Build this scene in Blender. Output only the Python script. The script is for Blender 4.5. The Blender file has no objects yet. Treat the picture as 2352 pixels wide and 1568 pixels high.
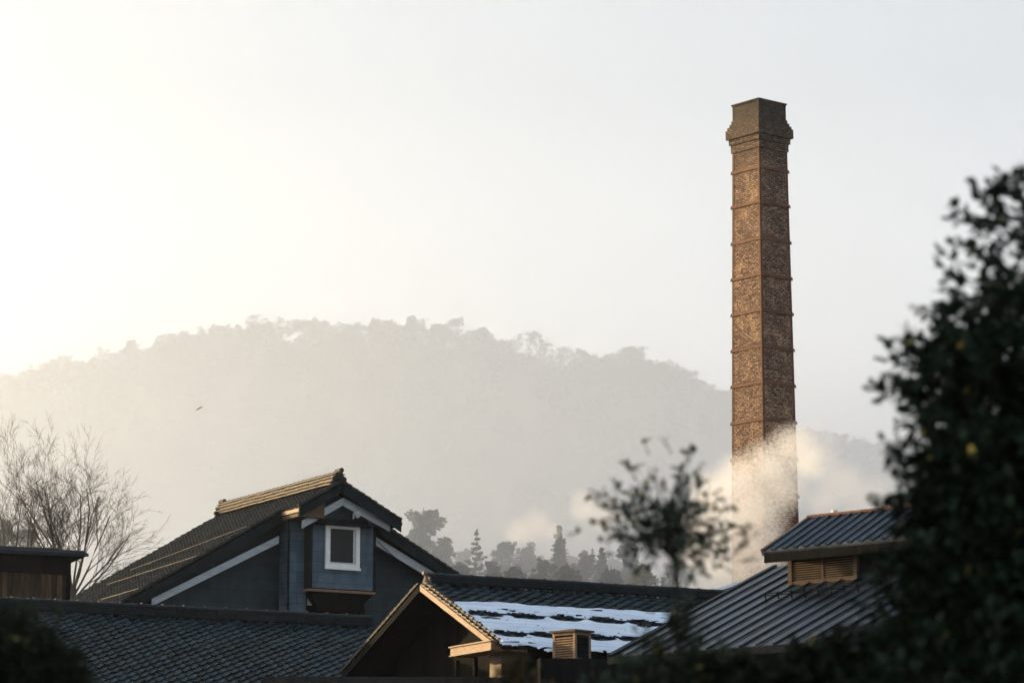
import bpy, bmesh, math, random
from mathutils import Vector, noise
R = math.radians
V = Vector
sc = bpy.context.scene
col = sc.collection

# ------------------------------------------------------------------ camera
FPX = 7200.0                      # focal length in pixels of a 2352 px wide picture
CX, CY, HOR = 1176.0, 784.0, 2130.0
EYE = V((0, 0, 1.6))
TH = math.atan((HOR - CY) / FPX)
cam = bpy.data.cameras.new('camera')
camo = bpy.data.objects.new('camera', cam); col.objects.link(camo); sc.camera = camo
camo.location = EYE; camo.rotation_euler = (R(90) + TH, 0, 0)
cam.sensor_width = 36; cam.lens = FPX / 2352 * 36
cam.clip_start = 0.5; cam.clip_end = 6000
cam.dof.use_dof = True; cam.dof.focus_distance = 104; cam.dof.aperture_fstop = 1.9

# ------------------------------------------------------------------ world and sun
SUN_AZ, SUN_EL = -60.0, 11.0
w = bpy.data.worlds.new("World"); sc.world = w; w.use_nodes = True
nt = w.node_tree
sky = nt.nodes.new('ShaderNodeTexSky'); sky.sky_type = 'NISHITA'; sky.sun_disc = False
sky.sun_elevation = R(SUN_EL); sky.sun_rotation = R(SUN_AZ)
sky.air_density = 1.0; sky.dust_density = 3.0; sky.ozone_density = 1.0
# thin high overcast veil mixed evenly into the clear sky
veil = nt.nodes.new('ShaderNodeMix'); veil.data_type = 'RGBA'; veil.inputs['Factor'].default_value = .84
nt.links.new(sky.outputs[0], veil.inputs['A']); tcw = nt.nodes.new('ShaderNodeTexCoord'); sxw = nt.nodes.new('ShaderNodeSeparateXYZ'); crw = nt.nodes.new('ShaderNodeValToRGB')
nt.links.new(tcw.outputs['Generated'], sxw.inputs[0]); nt.links.new(sxw.outputs['Z'], crw.inputs[0])
for q in (.2, .3): crw.color_ramp.elements.new(q)
# pale and bright low down, bluer overhead
for e_, (p_, c_) in zip(crw.color_ramp.elements, ((.10, (1.05, 1.06, 1.06)), (.178, (1.36, 1.38, 1.40)), (.26, (.775, .83, .875)), (.75, (.42, .53, .66)))): e_.position = p_; e_.color = (*c_, 1)
sclw = nt.nodes.new('ShaderNodeVectorMath'); sclw.operation = 'SCALE'; sclw.inputs['Scale'].default_value = 3.75
nt.links.new(crw.outputs[0], sclw.inputs[0]); nt.links.new(sclw.outputs[0], veil.inputs['B'])
nt.links.new(veil.outputs['Result'], nt.nodes['Background'].inputs[0])
nt.nodes['Background'].inputs[1].default_value = 0.059
sun = bpy.data.lights.new('sun', 'SUN'); sun.energy = 5.0; sun.angle = R(0.5); sun.color = (1.0, .70, .36)
suno = bpy.data.objects.new('sun', sun); col.objects.link(suno)
sd = V((math.sin(R(SUN_AZ)) * math.cos(R(SUN_EL)), math.cos(R(SUN_AZ)) * math.cos(R(SUN_EL)), math.sin(R(SUN_EL))))
suno.rotation_euler = sd.to_track_quat('Z', 'Y').to_euler()
sc.view_settings.view_transform = 'Standard'; sc.view_settings.look = 'None'
sc.view_settings.gamma = 1.0; sc.view_settings.exposure = 2.2
sc.cycles.volume_bounces = 3
sc.cycles.max_bounces = 6
sc.cycles.use_denoising = True
sc.cycles.volume_step_rate = 1.0
sc.cycles.volume_max_steps = 1024

# ------------------------------------------------------------------ pixel helpers
F_ = V((0, math.cos(TH), math.sin(TH))); U_ = V((0, -math.sin(TH), math.cos(TH)))
def ray(px, py): return V((1, 0, 0)) * (px - CX) - U_ * (py - CY) + F_ * FPX
def at(px, py, Y):
    d = ray(px, py); return EYE + d * (Y / d.y)
def hit(px, py, P, n):
    d = ray(px, py); return EYE + d * ((P - EYE).dot(n) / d.dot(n))
def at_z(px, py, z):
    d = ray(px, py); return EYE + d * ((z - EYE.z) / d.z)

# ------------------------------------------------------------------ materials
def mat(name, base=(.5, .5, .5), rough=.6, spec=.5, metal=0.0):
    m = bpy.data.materials.new(name); m.use_nodes = True
    b = m.node_tree.nodes['Principled BSDF']
    b.inputs['Base Color'].default_value = (*base, 1); b.inputs['Roughness'].default_value = rough
    b.inputs['Metallic'].default_value = metal; b.inputs['Specular IOR Level'].default_value = spec
    return m
def N(m, t, **kw):
    n = m.node_tree.nodes.new(t)
    for k, v in kw.items():
        if k.startswith('_'): setattr(n, k[1:], v)
        else: n.inputs[k.replace('_', ' ')].default_value = v
    return n
def L(m, a, b): m.node_tree.links.new(a, b)
def ramp(m, fac, stops):
    r = m.node_tree.nodes.new('ShaderNodeValToRGB')
    e = r.color_ramp.elements
    e[0].position, e[0].color = stops[0][0], (*stops[0][1], 1)
    e[1].position, e[1].color = stops[-1][0], (*stops[-1][1], 1)
    for p, c in stops[1:-1]:
        q = e.new(p); q.color = (*c, 1)
    L(m, fac, r.inputs[0]); return r.outputs[0]
def noisy(name, c1, c2, scale=3.0, rough=.6, spec=.5, stretch=(1, 1, 1), bump=.0, bscale=None, metal=0, c3=None, rrange=.15, lo=.35, hi=.65):
    m = mat(name, c1, rough, spec, metal); b = m.node_tree.nodes['Principled BSDF']
    tc = N(m, 'ShaderNodeTexCoord'); mp = N(m, 'ShaderNodeMapping'); mp.inputs['Scale'].default_value = stretch
    L(m, tc.outputs['Object'], mp.inputs[0])
    n = N(m, 'ShaderNodeTexNoise', Scale=scale, Detail=6.0, Roughness=.6); L(m, mp.outputs[0], n.inputs['Vector'])
    st = [(lo, c1), (hi, c2)] if c3 is None else [(lo, c1), ((lo + hi) / 2, c3), (hi, c2)]
    L(m, ramp(m, n.outputs['Fac'], st), b.inputs['Base Color'])
    mr = N(m, 'ShaderNodeMapRange'); mr.inputs['To Min'].default_value = rough - rrange; mr.inputs['To Max'].default_value = rough + rrange
    L(m, n.outputs['Fac'], mr.inputs['Value']); L(m, mr.outputs[0], b.inputs['Roughness'])
    if bump:
        n2 = N(m, 'ShaderNodeTexNoise', Scale=bscale or scale * 4, Detail=5.0); L(m, mp.outputs[0], n2.inputs['Vector'])
        bp = N(m, 'ShaderNodeBump', Strength=bump, Distance=.03); L(m, n2.outputs['Fac'], bp.inputs['Height'])
        L(m, bp.outputs[0], b.inputs['Normal'])
    return m

def tile_mat(name, base, var, rough=.34, moss=None):
    # glazed clay tiles, each tile its own tint (random per mesh island)
    m = mat(name, base, rough, .16); b = m.node_tree.nodes['Principled BSDF']
    g = N(m, 'ShaderNodeNewGeometry'); tc = N(m, 'ShaderNodeTexCoord')
    n = N(m, 'ShaderNodeTexNoise', Scale=1.3, Detail=6.0); L(m, tc.outputs['Object'], n.inputs['Vector'])
    mx = N(m, 'ShaderNodeMath', _operation='ADD'); L(m, g.outputs['Random Per Island'], mx.inputs[0]); L(m, n.outputs['Fac'], mx.inputs[1])
    hi = tuple(c * (1 + var) for c in base); lo = tuple(c * (1 - var * .6) for c in base)
    st = [(.45, lo), (.9, base), (1.35, hi)]
    st = [(p / 2, c) for p, c in st]
    hf = N(m, 'ShaderNodeMath', _operation='MULTIPLY'); hf.inputs[1].default_value = .5; L(m, mx.outputs[0], hf.inputs[0])
    c = ramp(m, hf.outputs[0], st)
    if moss:
        n3 = N(m, 'ShaderNodeTexNoise', Scale=2.2, Detail=8.0, Roughness=.7); L(m, tc.outputs['Object'], n3.inputs['Vector'])
        f = ramp(m, n3.outputs['Fac'], [(.5, (0, 0, 0)), (.68, (1, 1, 1))])
        mi = N(m, 'ShaderNodeMix', _data_type='RGBA'); L(m, f, mi.inputs['Factor']); L(m, c, mi.inputs['A']); mi.inputs['B'].default_value = (*moss, 1)
        c = mi.outputs['Result']
    L(m, c, b.inputs['Base Color'])
    mr = N(m, 'ShaderNodeMapRange'); mr.inputs['To Min'].default_value = rough - .1; mr.inputs['To Max'].default_value = rough + .22
    L(m, n.outputs['Fac'], mr.inputs['Value']); L(m, mr.outputs[0], b.inputs['Roughness'])
    return m
M = {}
M['tile'] = tile_mat('roof_tile', (.010, .020, .026), .8, .5)
M['tile_old'] = tile_mat('weathered_tile', (.022, .022, .020), .6, .6, moss=(.022, .02, .014))
M['ridge'] = noisy('ridge_clay', (.008, .013, .017), (.018, .025, .03), 3, .65, bump=.3, spec=.15)
M['ridge_old'] = noisy('old_ridge_clay', (.05, .04, .03), (.20, .16, .12), 9, .75, bump=.4)
M['brick'] = None
M['verge_shaded'] = noisy('shaded_verge_tile', (.018, .018, .017), (.05, .046, .04), 9, .85, bump=.3)
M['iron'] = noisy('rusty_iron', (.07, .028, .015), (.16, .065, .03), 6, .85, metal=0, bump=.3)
M['black_wood'] = noisy('black_timber', (.004, .005, .006), (.012, .012, .013), 2, .92, stretch=(3, 3, .4), bump=.4, spec=.04, rrange=.05)  # blackened so sun-facing fascia and left barge read as shaded
M['orange_wood'] = noisy('orange_barge', (.12, .066, .035), (.235, .135, .075), 5, .65, stretch=(1, 1, 6), bump=.3)
M['white_board'] = noisy('pale_painted_board', (.26, .31, .35), (.38, .42, .46), 3, .6, stretch=(.6, .6, 3), bump=.2)
M['blue_dark'] = None
M['white_frame'] = noisy('white_paint', (.62, .64, .66), (.75, .76, .77), 6, .4, bump=.1)
M['glass'] = mat('window_glass', (.012, .016, .018), .25, .12)
M['metal_roof'] = noisy('standing_seam_metal', (.007, .014, .023), (.040, .058, .082), 1.4, .42, stretch=(1, 1, 1), bump=.15, bscale=9, metal=.55, rrange=.16)
M['dark_trim'] = noisy('dark_trim', (.008, .012, .015), (.016, .022, .026), 3, .9, bump=.2, spec=.04, rrange=.05)
M['brown_wood'] = noisy('vent_timber', (.04, .026, .015), (.085, .055, .03), 7, .85, bump=.3)  # darkened to carry the shade on the hall louvre frame
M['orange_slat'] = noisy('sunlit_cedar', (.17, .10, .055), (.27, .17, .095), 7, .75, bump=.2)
M['iron_pale'] = noisy('worn_iron_rail', (.09, .07, .05), (.22, .17, .12), 8, .7)
M['slat_dim'] = noisy('shaded_slats', (.09, .055, .03), (.17, .11, .06), 7, .8)  # dimmer slat colour holds the shade over the hall louvres
M['snow'] = mat('old_snow', (.72, .83, 1.0), .55, .3)
b = M['snow'].node_tree.nodes['Principled BSDF']
tc = N(M['snow'], 'ShaderNodeTexCoord'); mp = N(M['snow'], 'ShaderNodeMapping'); mp.inputs['Scale'].default_value = (.7, .7, 26); L(M['snow'], tc.outputs['Object'], mp.inputs[0])
nn = N(M['snow'], 'ShaderNodeTexNoise', Scale=1.0, Detail=7.0, Roughness=.7); L(M['snow'], mp.outputs[0], nn.inputs['Vector'])
L(M['snow'], ramp(M['snow'], nn.outputs['Fac'], [(.32, (.58, .68, .86)), (.60, (.84, .91, 1.0))]), b.inputs['Base Color'])
bp = N(M['snow'], 'ShaderNodeBump', Strength=.7, Distance=.06); L(M['snow'], nn.outputs['Fac'], bp.inputs['Height']); L(M['snow'], bp.outputs[0], b.inputs['Normal'])
b.inputs['Subsurface Weight'].default_value = .15; b.inputs['Subsurface Scale'].default_value = .05
M['white_pipe'] = noisy('pale_pipe', (.55, .45, .38), (.7, .62, .55), 5, .5)
M['beige'] = noisy('beige_plaster', (.16, .13, .10), (.24, .2, .15), 3, .8, bump=.2)
M['bark'] = noisy('bark', (.05, .040, .03), (.10, .08, .06), 12, .9, stretch=(1, 1, .3), bump=.5)
M['bark_dark'] = noisy('dark_bark', (.012, .011, .009), (.03, .026, .02), 12, .9)
M['bark_pale'] = noisy('pale_bark', (.15, .115, .08), (.24, .19, .135), 9, .85, stretch=(1, 1, .3))
M['ground'] = noisy('gravel_ground', (.10, .095, .085), (.17, .16, .14), .8, .95, bump=.5, bscale=6)
M['hill'] = noisy('hill_soil', (.035, .045, .025), (.06, .065, .04), .05, .95)
M['bird'] = mat('grey_feather', (.22, .2, .18), .8)
M['lamp'] = noisy('pale_metal_lamp', (.35, .36, .38), (.5, .5, .52), 9, .4)

def leaf_mat(name, c1, c2, accent=None, rough=.45, sc_=.9, acc=.66):
    m = mat(name, c1, rough, .15); b = m.node_tree.nodes['Principled BSDF']
    g = N(m, 'ShaderNodeNewGeometry')
    st = [(0, c1), (.93, c2)]
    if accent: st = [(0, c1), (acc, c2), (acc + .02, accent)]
    r = ramp(m, g.outputs['Random Per Island'], st)
    L(m, r, b.inputs['Base Color']); return m
M['leaf_dark'] = leaf_mat('evergreen_leaf', (.008, .018, .011), (.026, .044, .024), (.75, .55, .12), .5, acc=.995)  # rare bright yellow leaves stand in for sun glints in the crown
M['leaf_mid'] = leaf_mat('green_leaf', (.030, .050, .036), (.065, .090, .055), (.30, .25, .11), .5, acc=.94)
M['leaf_bush'] = leaf_mat('bush_leaf', (.010, .016, .009), (.028, .036, .018), (.35, .28, .10), .7, acc=.99)
M['leaf_autumn'] = leaf_mat('autumn_leaf', (.06, .04, .018), (.13, .08, .03), (.05, .06, .03), .6, acc=.7)
M['conifer'] = leaf_mat('conifer_needles', (.03, .045, .03), (.055, .07, .045), None, .8)
M['yellow_bush'] = leaf_mat('yellow_green_leaf', (.14, .13, .06), (.22, .2, .1), None, .8)
M['forest'] = leaf_mat('forest_leaf', (.035, .045, .03), (.06, .065, .045), None, .9)

def brick_mat():
    m = mat('old_brick', (.3, .15, .08), .85, .3); b = m.node_tree.nodes['Principled BSDF']
    uv = N(m, 'ShaderNodeUVMap')
    n0 = N(m, 'ShaderNodeTexNoise', Scale=9.0, Detail=2.0); L(m, uv.outputs[0], n0.inputs['Vector'])
    ad = N(m, 'ShaderNodeVectorMath', _operation='MULTIPLY_ADD'); ad.inputs[1].default_value = (.03, .03, 0)
    L(m, n0.outputs['Color'], ad.inputs[0]); L(m, uv.outputs[0], ad.inputs[2])
    br = N(m, 'ShaderNodeTexBrick', Scale=1.0, Mortar_Size=.012, Mortar_Smooth=.2, Bias=.0, Brick_Width=.19, Row_Height=.072)
    br.inputs['Color1'].default_value = (.54, .35, .23, 1); br.inputs['Color2'].default_value = (.20, .11, .07, 1); br.inputs['Mortar'].default_value = (.055, .035, .025, 1)
    L(m, ad.outputs[0], br.inputs['Vector'])
    # soot and spalled pale patches
    n = N(m, 'ShaderNodeTexNoise', Scale=1.1, Detail=9.0, Roughness=.68); L(m, uv.outputs[0], n.inputs['Vector'])
    f = ramp(m, n.outputs['Fac'], [(.52, (0, 0, 0)), (.70, (.8, .8, .8))])
    mi = N(m, 'ShaderNodeMix', _data_type='RGBA', _blend_type='MIX'); L(m, f, mi.inputs['Factor']); L(m, br.outputs['Color'], mi.inputs['A']); mi.inputs['B'].default_value = (.68, .44, .26, 1)
    mp = N(m, 'ShaderNodeMapping'); mp.inputs['Scale'].default_value = (9, 14, 1); L(m, uv.outputs[0], mp.inputs[0])
    n2 = N(m, 'ShaderNodeTexNoise', Scale=1.0, Detail=4.0, Roughness=.8); L(m, mp.outputs[0], n2.inputs['Vector'])
    f2 = ramp(m, n2.outputs['Fac'], [(.40, (.16, .14, .14)), (.56, (1, 1, 1))])
    mu = N(m, 'ShaderNodeMix', _data_type='RGBA', _blend_type='MULTIPLY'); mu.inputs['Factor'].default_value = 1.0
    L(m, mi.outputs['Result'], mu.inputs['A']); L(m, f2, mu.inputs['B'])
    # grey salt bloom spots
    n4 = N(m, 'ShaderNodeTexNoise', Scale=5.0, Detail=8.0, Roughness=.9); L(m, uv.outputs[0], n4.inputs['Vector'])
    f4 = ramp(m, n4.outputs['Fac'], [(.60, (0, 0, 0)), (.68, (.8, .8, .8))])
    m4 = N(m, 'ShaderNodeMix', _data_type='RGBA'); L(m, f4, m4.inputs['Factor']); L(m, mu.outputs['Result'], m4.inputs['A']); m4.inputs['B'].default_value = (.5, .42, .34, 1)
    # soot on the crown: a stain that fades out downwards with a ragged edge
    sxy = N(m, 'ShaderNodeSeparateXYZ'); L(m, uv.outputs[0], sxy.inputs[0])
    ra = N(m, 'ShaderNodeMath', _operation='MULTIPLY_ADD'); ra.inputs[1].default_value = 1.6; L(m, n.outputs['Fac'], ra.inputs[0]); L(m, sxy.outputs[1], ra.inputs[2])
    so = N(m, 'ShaderNodeMapRange'); so.inputs['From Min'].default_value = 28.6; so.inputs['From Max'].default_value = 31.6; so.inputs['To Max'].default_value = .84; L(m, ra.outputs[0], so.inputs['Value'])
    m5 = N(m, 'ShaderNodeMix', _data_type='RGBA'); L(m, so.outputs[0], m5.inputs['Factor']); L(m, m4.outputs['Result'], m5.inputs['A']); m5.inputs['B'].default_value = (.020, .019, .018, 1)
    m4 = m5
    L(m, m4.outputs['Result'], b.inputs['Base Color'])
    bp = N(m, 'ShaderNodeBump', Strength=1.0, Distance=.07)
    su = N(m, 'ShaderNodeMath', _operation='ADD'); L(m, n2.outputs['Fac'], su.inputs[0]); L(m, br.outputs['Fac'], su.inputs[1])
    iv = N(m, 'ShaderNodeMath', _operation='SUBTRACT'); iv.inputs[0].default_value = 1.0; L(m, br.outputs['Fac'], iv.inputs[1])
    s2 = N(m, 'ShaderNodeMath', _operation='ADD'); L(m, iv.outputs[0], s2.inputs[0]); L(m, n2.outputs['Fac'], s2.inputs[1])
    L(m, s2.outputs[0], bp.inputs['Height']); L(m, bp.outputs[0], b.inputs['Normal'])
    return m
M['brick'] = brick_mat()

def panel_mat(name, c1, c2, seam, bw=.95, bh=.42):
    # plaster / metal sheet panels with thin seams
    m = mat(name, c1, .6, .2); b = m.node_tree.nodes['Principled BSDF']
    uv = N(m, 'ShaderNodeUVMap')
    br = N(m, 'ShaderNodeTexBrick', Scale=1.0, Mortar_Size=.012, Brick_Width=bw, Row_Height=bh, Mortar_Smooth=.3)
    br.inputs['Color1'].default_value = (*c1, 1); br.inputs['Color2'].default_value = (*c2, 1); br.inputs['Mortar'].default_value = (*seam, 1)
    L(m, uv.outputs[0], br.inputs['Vector'])
    mp = N(m, 'ShaderNodeMapping'); mp.inputs['Scale'].default_value = (1.2, .6, 1); L(m, uv.outputs[0], mp.inputs[0])
    n = N(m, 'ShaderNodeTexNoise', Scale=2.2, Detail=8.0, Roughness=.65); L(m, mp.outputs[0], n.inputs['Vector'])
    f = ramp(m, n.outputs['Fac'], [(.3, (.62, .62, .62)), (.7, (1.25, 1.25, 1.25))])
    mu = N(m, 'ShaderNodeMix', _data_type='RGBA', _blend_type='MULTIPLY'); mu.inputs['Factor'].default_value = 1
    L(m, br.outputs['Color'], mu.inputs['A']); L(m, f, mu.inputs['B']); L(m, mu.outputs['Result'], b.inputs['Base Color'])
    bp = N(m, 'ShaderNodeBump', Strength=.4, Distance=.02); L(m, n.outputs['Fac'], bp.inputs['Height']); L(m, bp.outputs[0], b.inputs['Normal'])
    return m
M['blue_dark'] = panel_mat('dark_blue_plaster', (.014, .027, .036), (.017, .031, .040), (.008, .015, .02), 2.2, .45)
M['blue_pale'] = panel_mat('blue_grey_sheet', (.060, .095, .130), (.075, .112, .15), (.03, .05, .07), .62, .36)

def plank_mat(name, cs, pw=.16, rough=.8):
    m = mat(name, cs[0], .93, .05); b = m.node_tree.nodes['Principled BSDF']
    uv = N(m, 'ShaderNodeUVMap'); sp = N(m, 'ShaderNodeSeparateXYZ'); L(m, uv.outputs[0], sp.inputs[0])
    dv = N(m, 'ShaderNodeMath', _operation='DIVIDE'); dv.inputs[1].default_value = pw; L(m, sp.outputs[0], dv.inputs[0])
    fl = N(m, 'ShaderNodeMath', _operation='FLOOR'); L(m, dv.outputs[0], fl.inputs[0])
    wn = N(m, 'ShaderNodeTexWhiteNoise', _noise_dimensions='1D'); L(m, fl.outputs[0], wn.inputs['W'])
    c = ramp(m, wn.outputs['Value'], [(i / (len(cs) - 1), q) for i, q in enumerate(cs)])
    mp = N(m, 'ShaderNodeMapping'); mp.inputs['Scale'].default_value = (14, 1.6, 1); L(m, uv.outputs[0], mp.inputs[0])
    n = N(m, 'ShaderNodeTexNoise', Scale=1.0, Detail=7.0, Roughness=.7); L(m, mp.outputs[0], n.inputs['Vector'])
    f = ramp(m, n.outputs['Fac'], [(.3, (.35, .35, .35)), (.7, (1.2, 1.2, 1.2))])
    mu = N(m, 'ShaderNodeMix', _data_type='RGBA', _blend_type='MULTIPLY'); mu.inputs['Factor'].default_value = 1
    L(m, c, mu.inputs['A']); L(m, f, mu.inputs['B'])
    fr = N(m, 'ShaderNodeMath', _operation='FRACT'); L(m, dv.outputs[0], fr.inputs[0])
    gp = ramp(m, fr.outputs[0], [(.0, (.1, .1, .1)), (.07, (1, 1, 1))])
    m2 = N(m, 'ShaderNodeMix', _data_type='RGBA', _blend_type='MULTIPLY'); m2.inputs['Factor'].default_value = 1
    L(m, mu.outputs['Result'], m2.inputs['A']); L(m, gp, m2.inputs['B'])
    L(m, m2.outputs['Result'], b.inputs['Base Color'])
    bp = N(m, 'ShaderNodeBump', Strength=.6, Distance=.02); L(m, gp, bp.inputs['Height']); L(m, bp.outputs[0], b.inputs['Normal'])
    return m
M['planks'] = plank_mat('shed_boards', [(.035, .030, .026), (.08, .055, .04), (.028, .024, .022), (.12, .08, .05), (.05, .04, .03)], .17)
M['planks_dark'] = plank_mat('gable_boards', [(.006, .006, .006), (.012, .010, .008), (.005, .005, .005)], .2)  # near black colour takes the place of shade on the gable

# ------------------------------------------------------------------ mesh builder
OFF = {}          # world offset of every object that parents others
class Frame:
    def __init__(s, O, ex, ey): s.O, s.x, s.y, s.z = V(O), V(ex).normalized(), V(ey).normalized(), V((0, 0, 1))
    def __call__(s, a, b, c): return s.O + s.x * a + s.y * b + s.z * c
class MB:
    def __init__(s): s.v, s.f, s.uv = [], [], []
    def face(s, pts, uv=None):
        i = len(s.v); s.v += [V(p) for p in pts]; s.f.append(tuple(range(i, i + len(pts))))
        if uv is None:
            p0 = V(pts[0]); n = (V(pts[1]) - p0).cross(V(pts[2]) - p0)
            if n.length > 1e-9: n.normalize()
            h = V((0, 0, 1)).cross(n)
            if h.length < 1e-3: h = V((1, 0, 0))
            h.normalize(); k = n.cross(h)
            uv = [(V(p).dot(h), V(p).dot(k)) for p in pts]
        s.uv += uv
    def hexa(s, c):     # 8 corners: bottom 0-3 ccw, top 4-7
        for q in ((3, 2, 1, 0), (4, 5, 6, 7), (0, 1, 5, 4), (1, 2, 6, 5), (2, 3, 7, 6), (3, 0, 4, 7)):
            s.face([c[j] for j in q])
    def box(s, fr, a0, a1, b0, b1, c0, c1):
        s.hexa([fr(a0, b0, c0), fr(a1, b0, c0), fr(a1, b1, c0), fr(a0, b1, c0), fr(a0, b0, c1), fr(a1, b0, c1), fr(a1, b1, c1), fr(a0, b1, c1)])
    def prism(s, pts, d):    # polygon pts extruded by vector d
        d = V(d); q = [V(p) + d for p in pts]; n = len(pts)
        nn = (V(pts[1]) - V(pts[0])).cross(V(pts[2]) - V(pts[0]))
        if nn.dot(d) > 0: pts = list(reversed([V(p) for p in pts])); q = list(reversed(q))
        s.face(pts); s.face(list(reversed(q)))
        for i in range(n):
            j = (i + 1) % n; s.face([pts[j], pts[i], q[i], q[j]])
    def beam(s, A, B, t, h, up=V((0, 0, 1))):   # from A to B (top centre line), thickness vector t, height h downwards
        A, B, t = V(A), V(B), V(t); dn = -V(up) * h
        s.hexa([A + dn - t / 2, B + dn - t / 2, B + dn + t / 2, A + dn + t / 2, A - t / 2, B - t / 2, B + t / 2, A + t / 2])
    def tube(s, pts, rad, k=6, cap=True):
        n = len(pts); base = len(s.v); rings = []
        for i, p in enumerate(pts):
            a = V(pts[max(i - 1, 0)]); c = V(pts[min(i + 1, n - 1)]); t = (c - a)
            t = t.normalized() if t.length > 1e-9 else V((0, 0, 1))
            u = t.cross(V((0, 0, 1)) if abs(t.z) < .9 else V((1, 0, 0))).normalized(); w_ = t.cross(u)
            r = rad[i] if isinstance(rad, (list, tuple)) else rad
            ids = []
            for j in range(k):
                an = 2 * math.pi * j / k; s.v.append(V(p) + (u * math.cos(an) + w_ * math.sin(an)) * r); ids.append(len(s.v) - 1)
            rings.append(ids)
        for i in range(n - 1):
            for j in range(k):
                s.f.append((rings[i][j], rings[i + 1][j], rings[i + 1][(j + 1) % k], rings[i][(j + 1) % k])); s.uv += [(0, 0)] * 4
        if cap:
            s.f.append(tuple(rings[0])); s.uv += [(0, 0)] * k; s.f.append(tuple(reversed(rings[-1]))); s.uv += [(0, 0)] * k
    def build(s, name, m, parent=None, smooth=False, mods=None):
        off = V((0, 0, 0)) if parent is None else OFF[parent.name]
        me = bpy.data.meshes.new(name); me.from_pydata([tuple(v - off) for v in s.v], [], s.f)
        ul = me.uv_layers.new(name='UVMap')
        if len(s.uv) == len(me.loops):
            flat = [c for u in s.uv for c in u]; ul.data.foreach_set('uv', flat)
        if smooth: me.polygons.foreach_set('use_smooth', [True] * len(me.polygons))
        me.validate(); me.update()
        for mm in (m if isinstance(m, (list, tuple)) else [m]): me.materials.append(mm)
        o = bpy.data.objects.new(name, me); col.objects.link(o)
        if parent is not None: o.parent = parent
        OFF[o.name] = off
        return o
def tag(o, label=None, cat=None, group=None, kind=None):
    if label: o['label'] = label
    if cat: o['category'] = cat
    if group: o['group'] = group
    if kind: o['kind'] = kind
    return o
def empty(name, loc, label, cat, group=None):
    o = bpy.data.objects.new(name, None); col.objects.link(o); o.location = loc; OFF[o.name] = V(loc)
    o.empty_display_size = .5
    return tag(o, label, cat, group)

def tile_slope(mb, P, e, d, n, width, length, rnd, w=.27, l=.24, lift=.03, jit=.004, amp=1.0, skip=None):
    """pan tiles: P upper start, e along ridge, d down the slope, n normal"""
    prof = [(0, .012), (.16, .0), (.36, -.012), (.56, -.004), (.72, .03), (.86, .042), (1.0, .014)]
    nc = int(width / w + .5); nr = int(length / l + .999)
    for r_ in range(nr):
        for c in range(nc):
            if skip and skip((c + .5) * w, (r_ + .5) * l): continue
            j = rnd.uniform(-jit, jit); j2 = rnd.uniform(-jit, jit); js = rnd.uniform(-jit, jit) * 1.5
            top, low, lip = [], [], []
            y0 = r_ * l; y1 = min((r_ + 1) * l, length) + .012 + js
            for t, h in prof:
                x = (c + t) * w
                top.append(P + e * x + d * y0 + n * (h * amp + j)); low.append(P + e * x + d * y1 + n * (h * amp + lift + j + j2 * t))
                lip.append(P + e * x + d * (y1 - .004) + n * (h * amp - .012 + j))
            b0 = len(mb.v); k = len(prof); mb.v += top + low + lip
            for i in range(k - 1):
                mb.f.append((b0 + i, b0 + i + k, b0 + i + k + 1, b0 + i + 1)); mb.f.append((b0 + i + k, b0 + i + 2 * k, b0 + i + 2 * k + 1, b0 + i + k + 1)); mb.uv += [(0, 0)] * 8

def ridge_stack(rootp, A, B, side, m, h=.30, w=.42, cap_r=.085, rnd=None, steps=4, pitch=.30, ov=.04):
    """a ridge: courses of flat tiles and half round caps from A to B (centre line at the base)"""
    e = (B - A).normalized(); Ln = (B - A).length; z = V((0, 0, 1))
    mb = MB(); hh = h - cap_r
    for k in range(steps):
        ww = w * (1 - .10 * k) / 2; z0 = hh * k / steps; z1 = hh * (k + 1) / steps
        n = max(1, int(Ln / (pitch * 2)))
        for i in range(n):
            a0 = Ln * i / n + (.006 if i else 0); a1 = Ln * (i + 1) / n - .006; jz = rnd.uniform(-.008, .008); jw = rnd.uniform(-.012, .012)
            fr = Frame(A + z * (z0 + jz), e, side)
            mb.box(fr, a0, a1, -ww + jw, ww + jw, .012, z1 - z0 - .0225)
            mb.box(fr, a0, a1, -ww - ov + jw, ww + ov + jw, z1 - z0 - .022, z1 - z0 + .006)
    body = mb.build('ridge_courses', m, rootp)
    mc = MB(); n = int(Ln / pitch)
    for i in range(n):
        a0, a1 = Ln * i / n, Ln * (i + 1) / n + .03; jz = rnd.uniform(-.005, .005)
        base = A + z * (hh - .01 + jz)
        K = 7
        def ring(a, r): return [base + e * a + side * (math.cos(math.pi * q / (K - 1)) * r) + z * (math.sin(math.pi * q / (K - 1)) * r * 1.0) for q in range(K)]
        r0, r1 = cap_r, cap_r * 1.0
        rr = [ring(a0, r0), ring(a1 - .05, r1), ring(a1 - .05, r1 * 1.16), ring(a1, r1 * 1.16)]
        for u, v_ in zip(rr[:-1], rr[1:]):
            for q in range(K - 1): mc.face([u[q], v_[q], v_[q + 1], u[q + 1]])
        mc.face(rr[0]); mc.face(list(reversed(rr[-1])))
    mc.build('ridge_cap_tiles', m, rootp)
    return body

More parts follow.
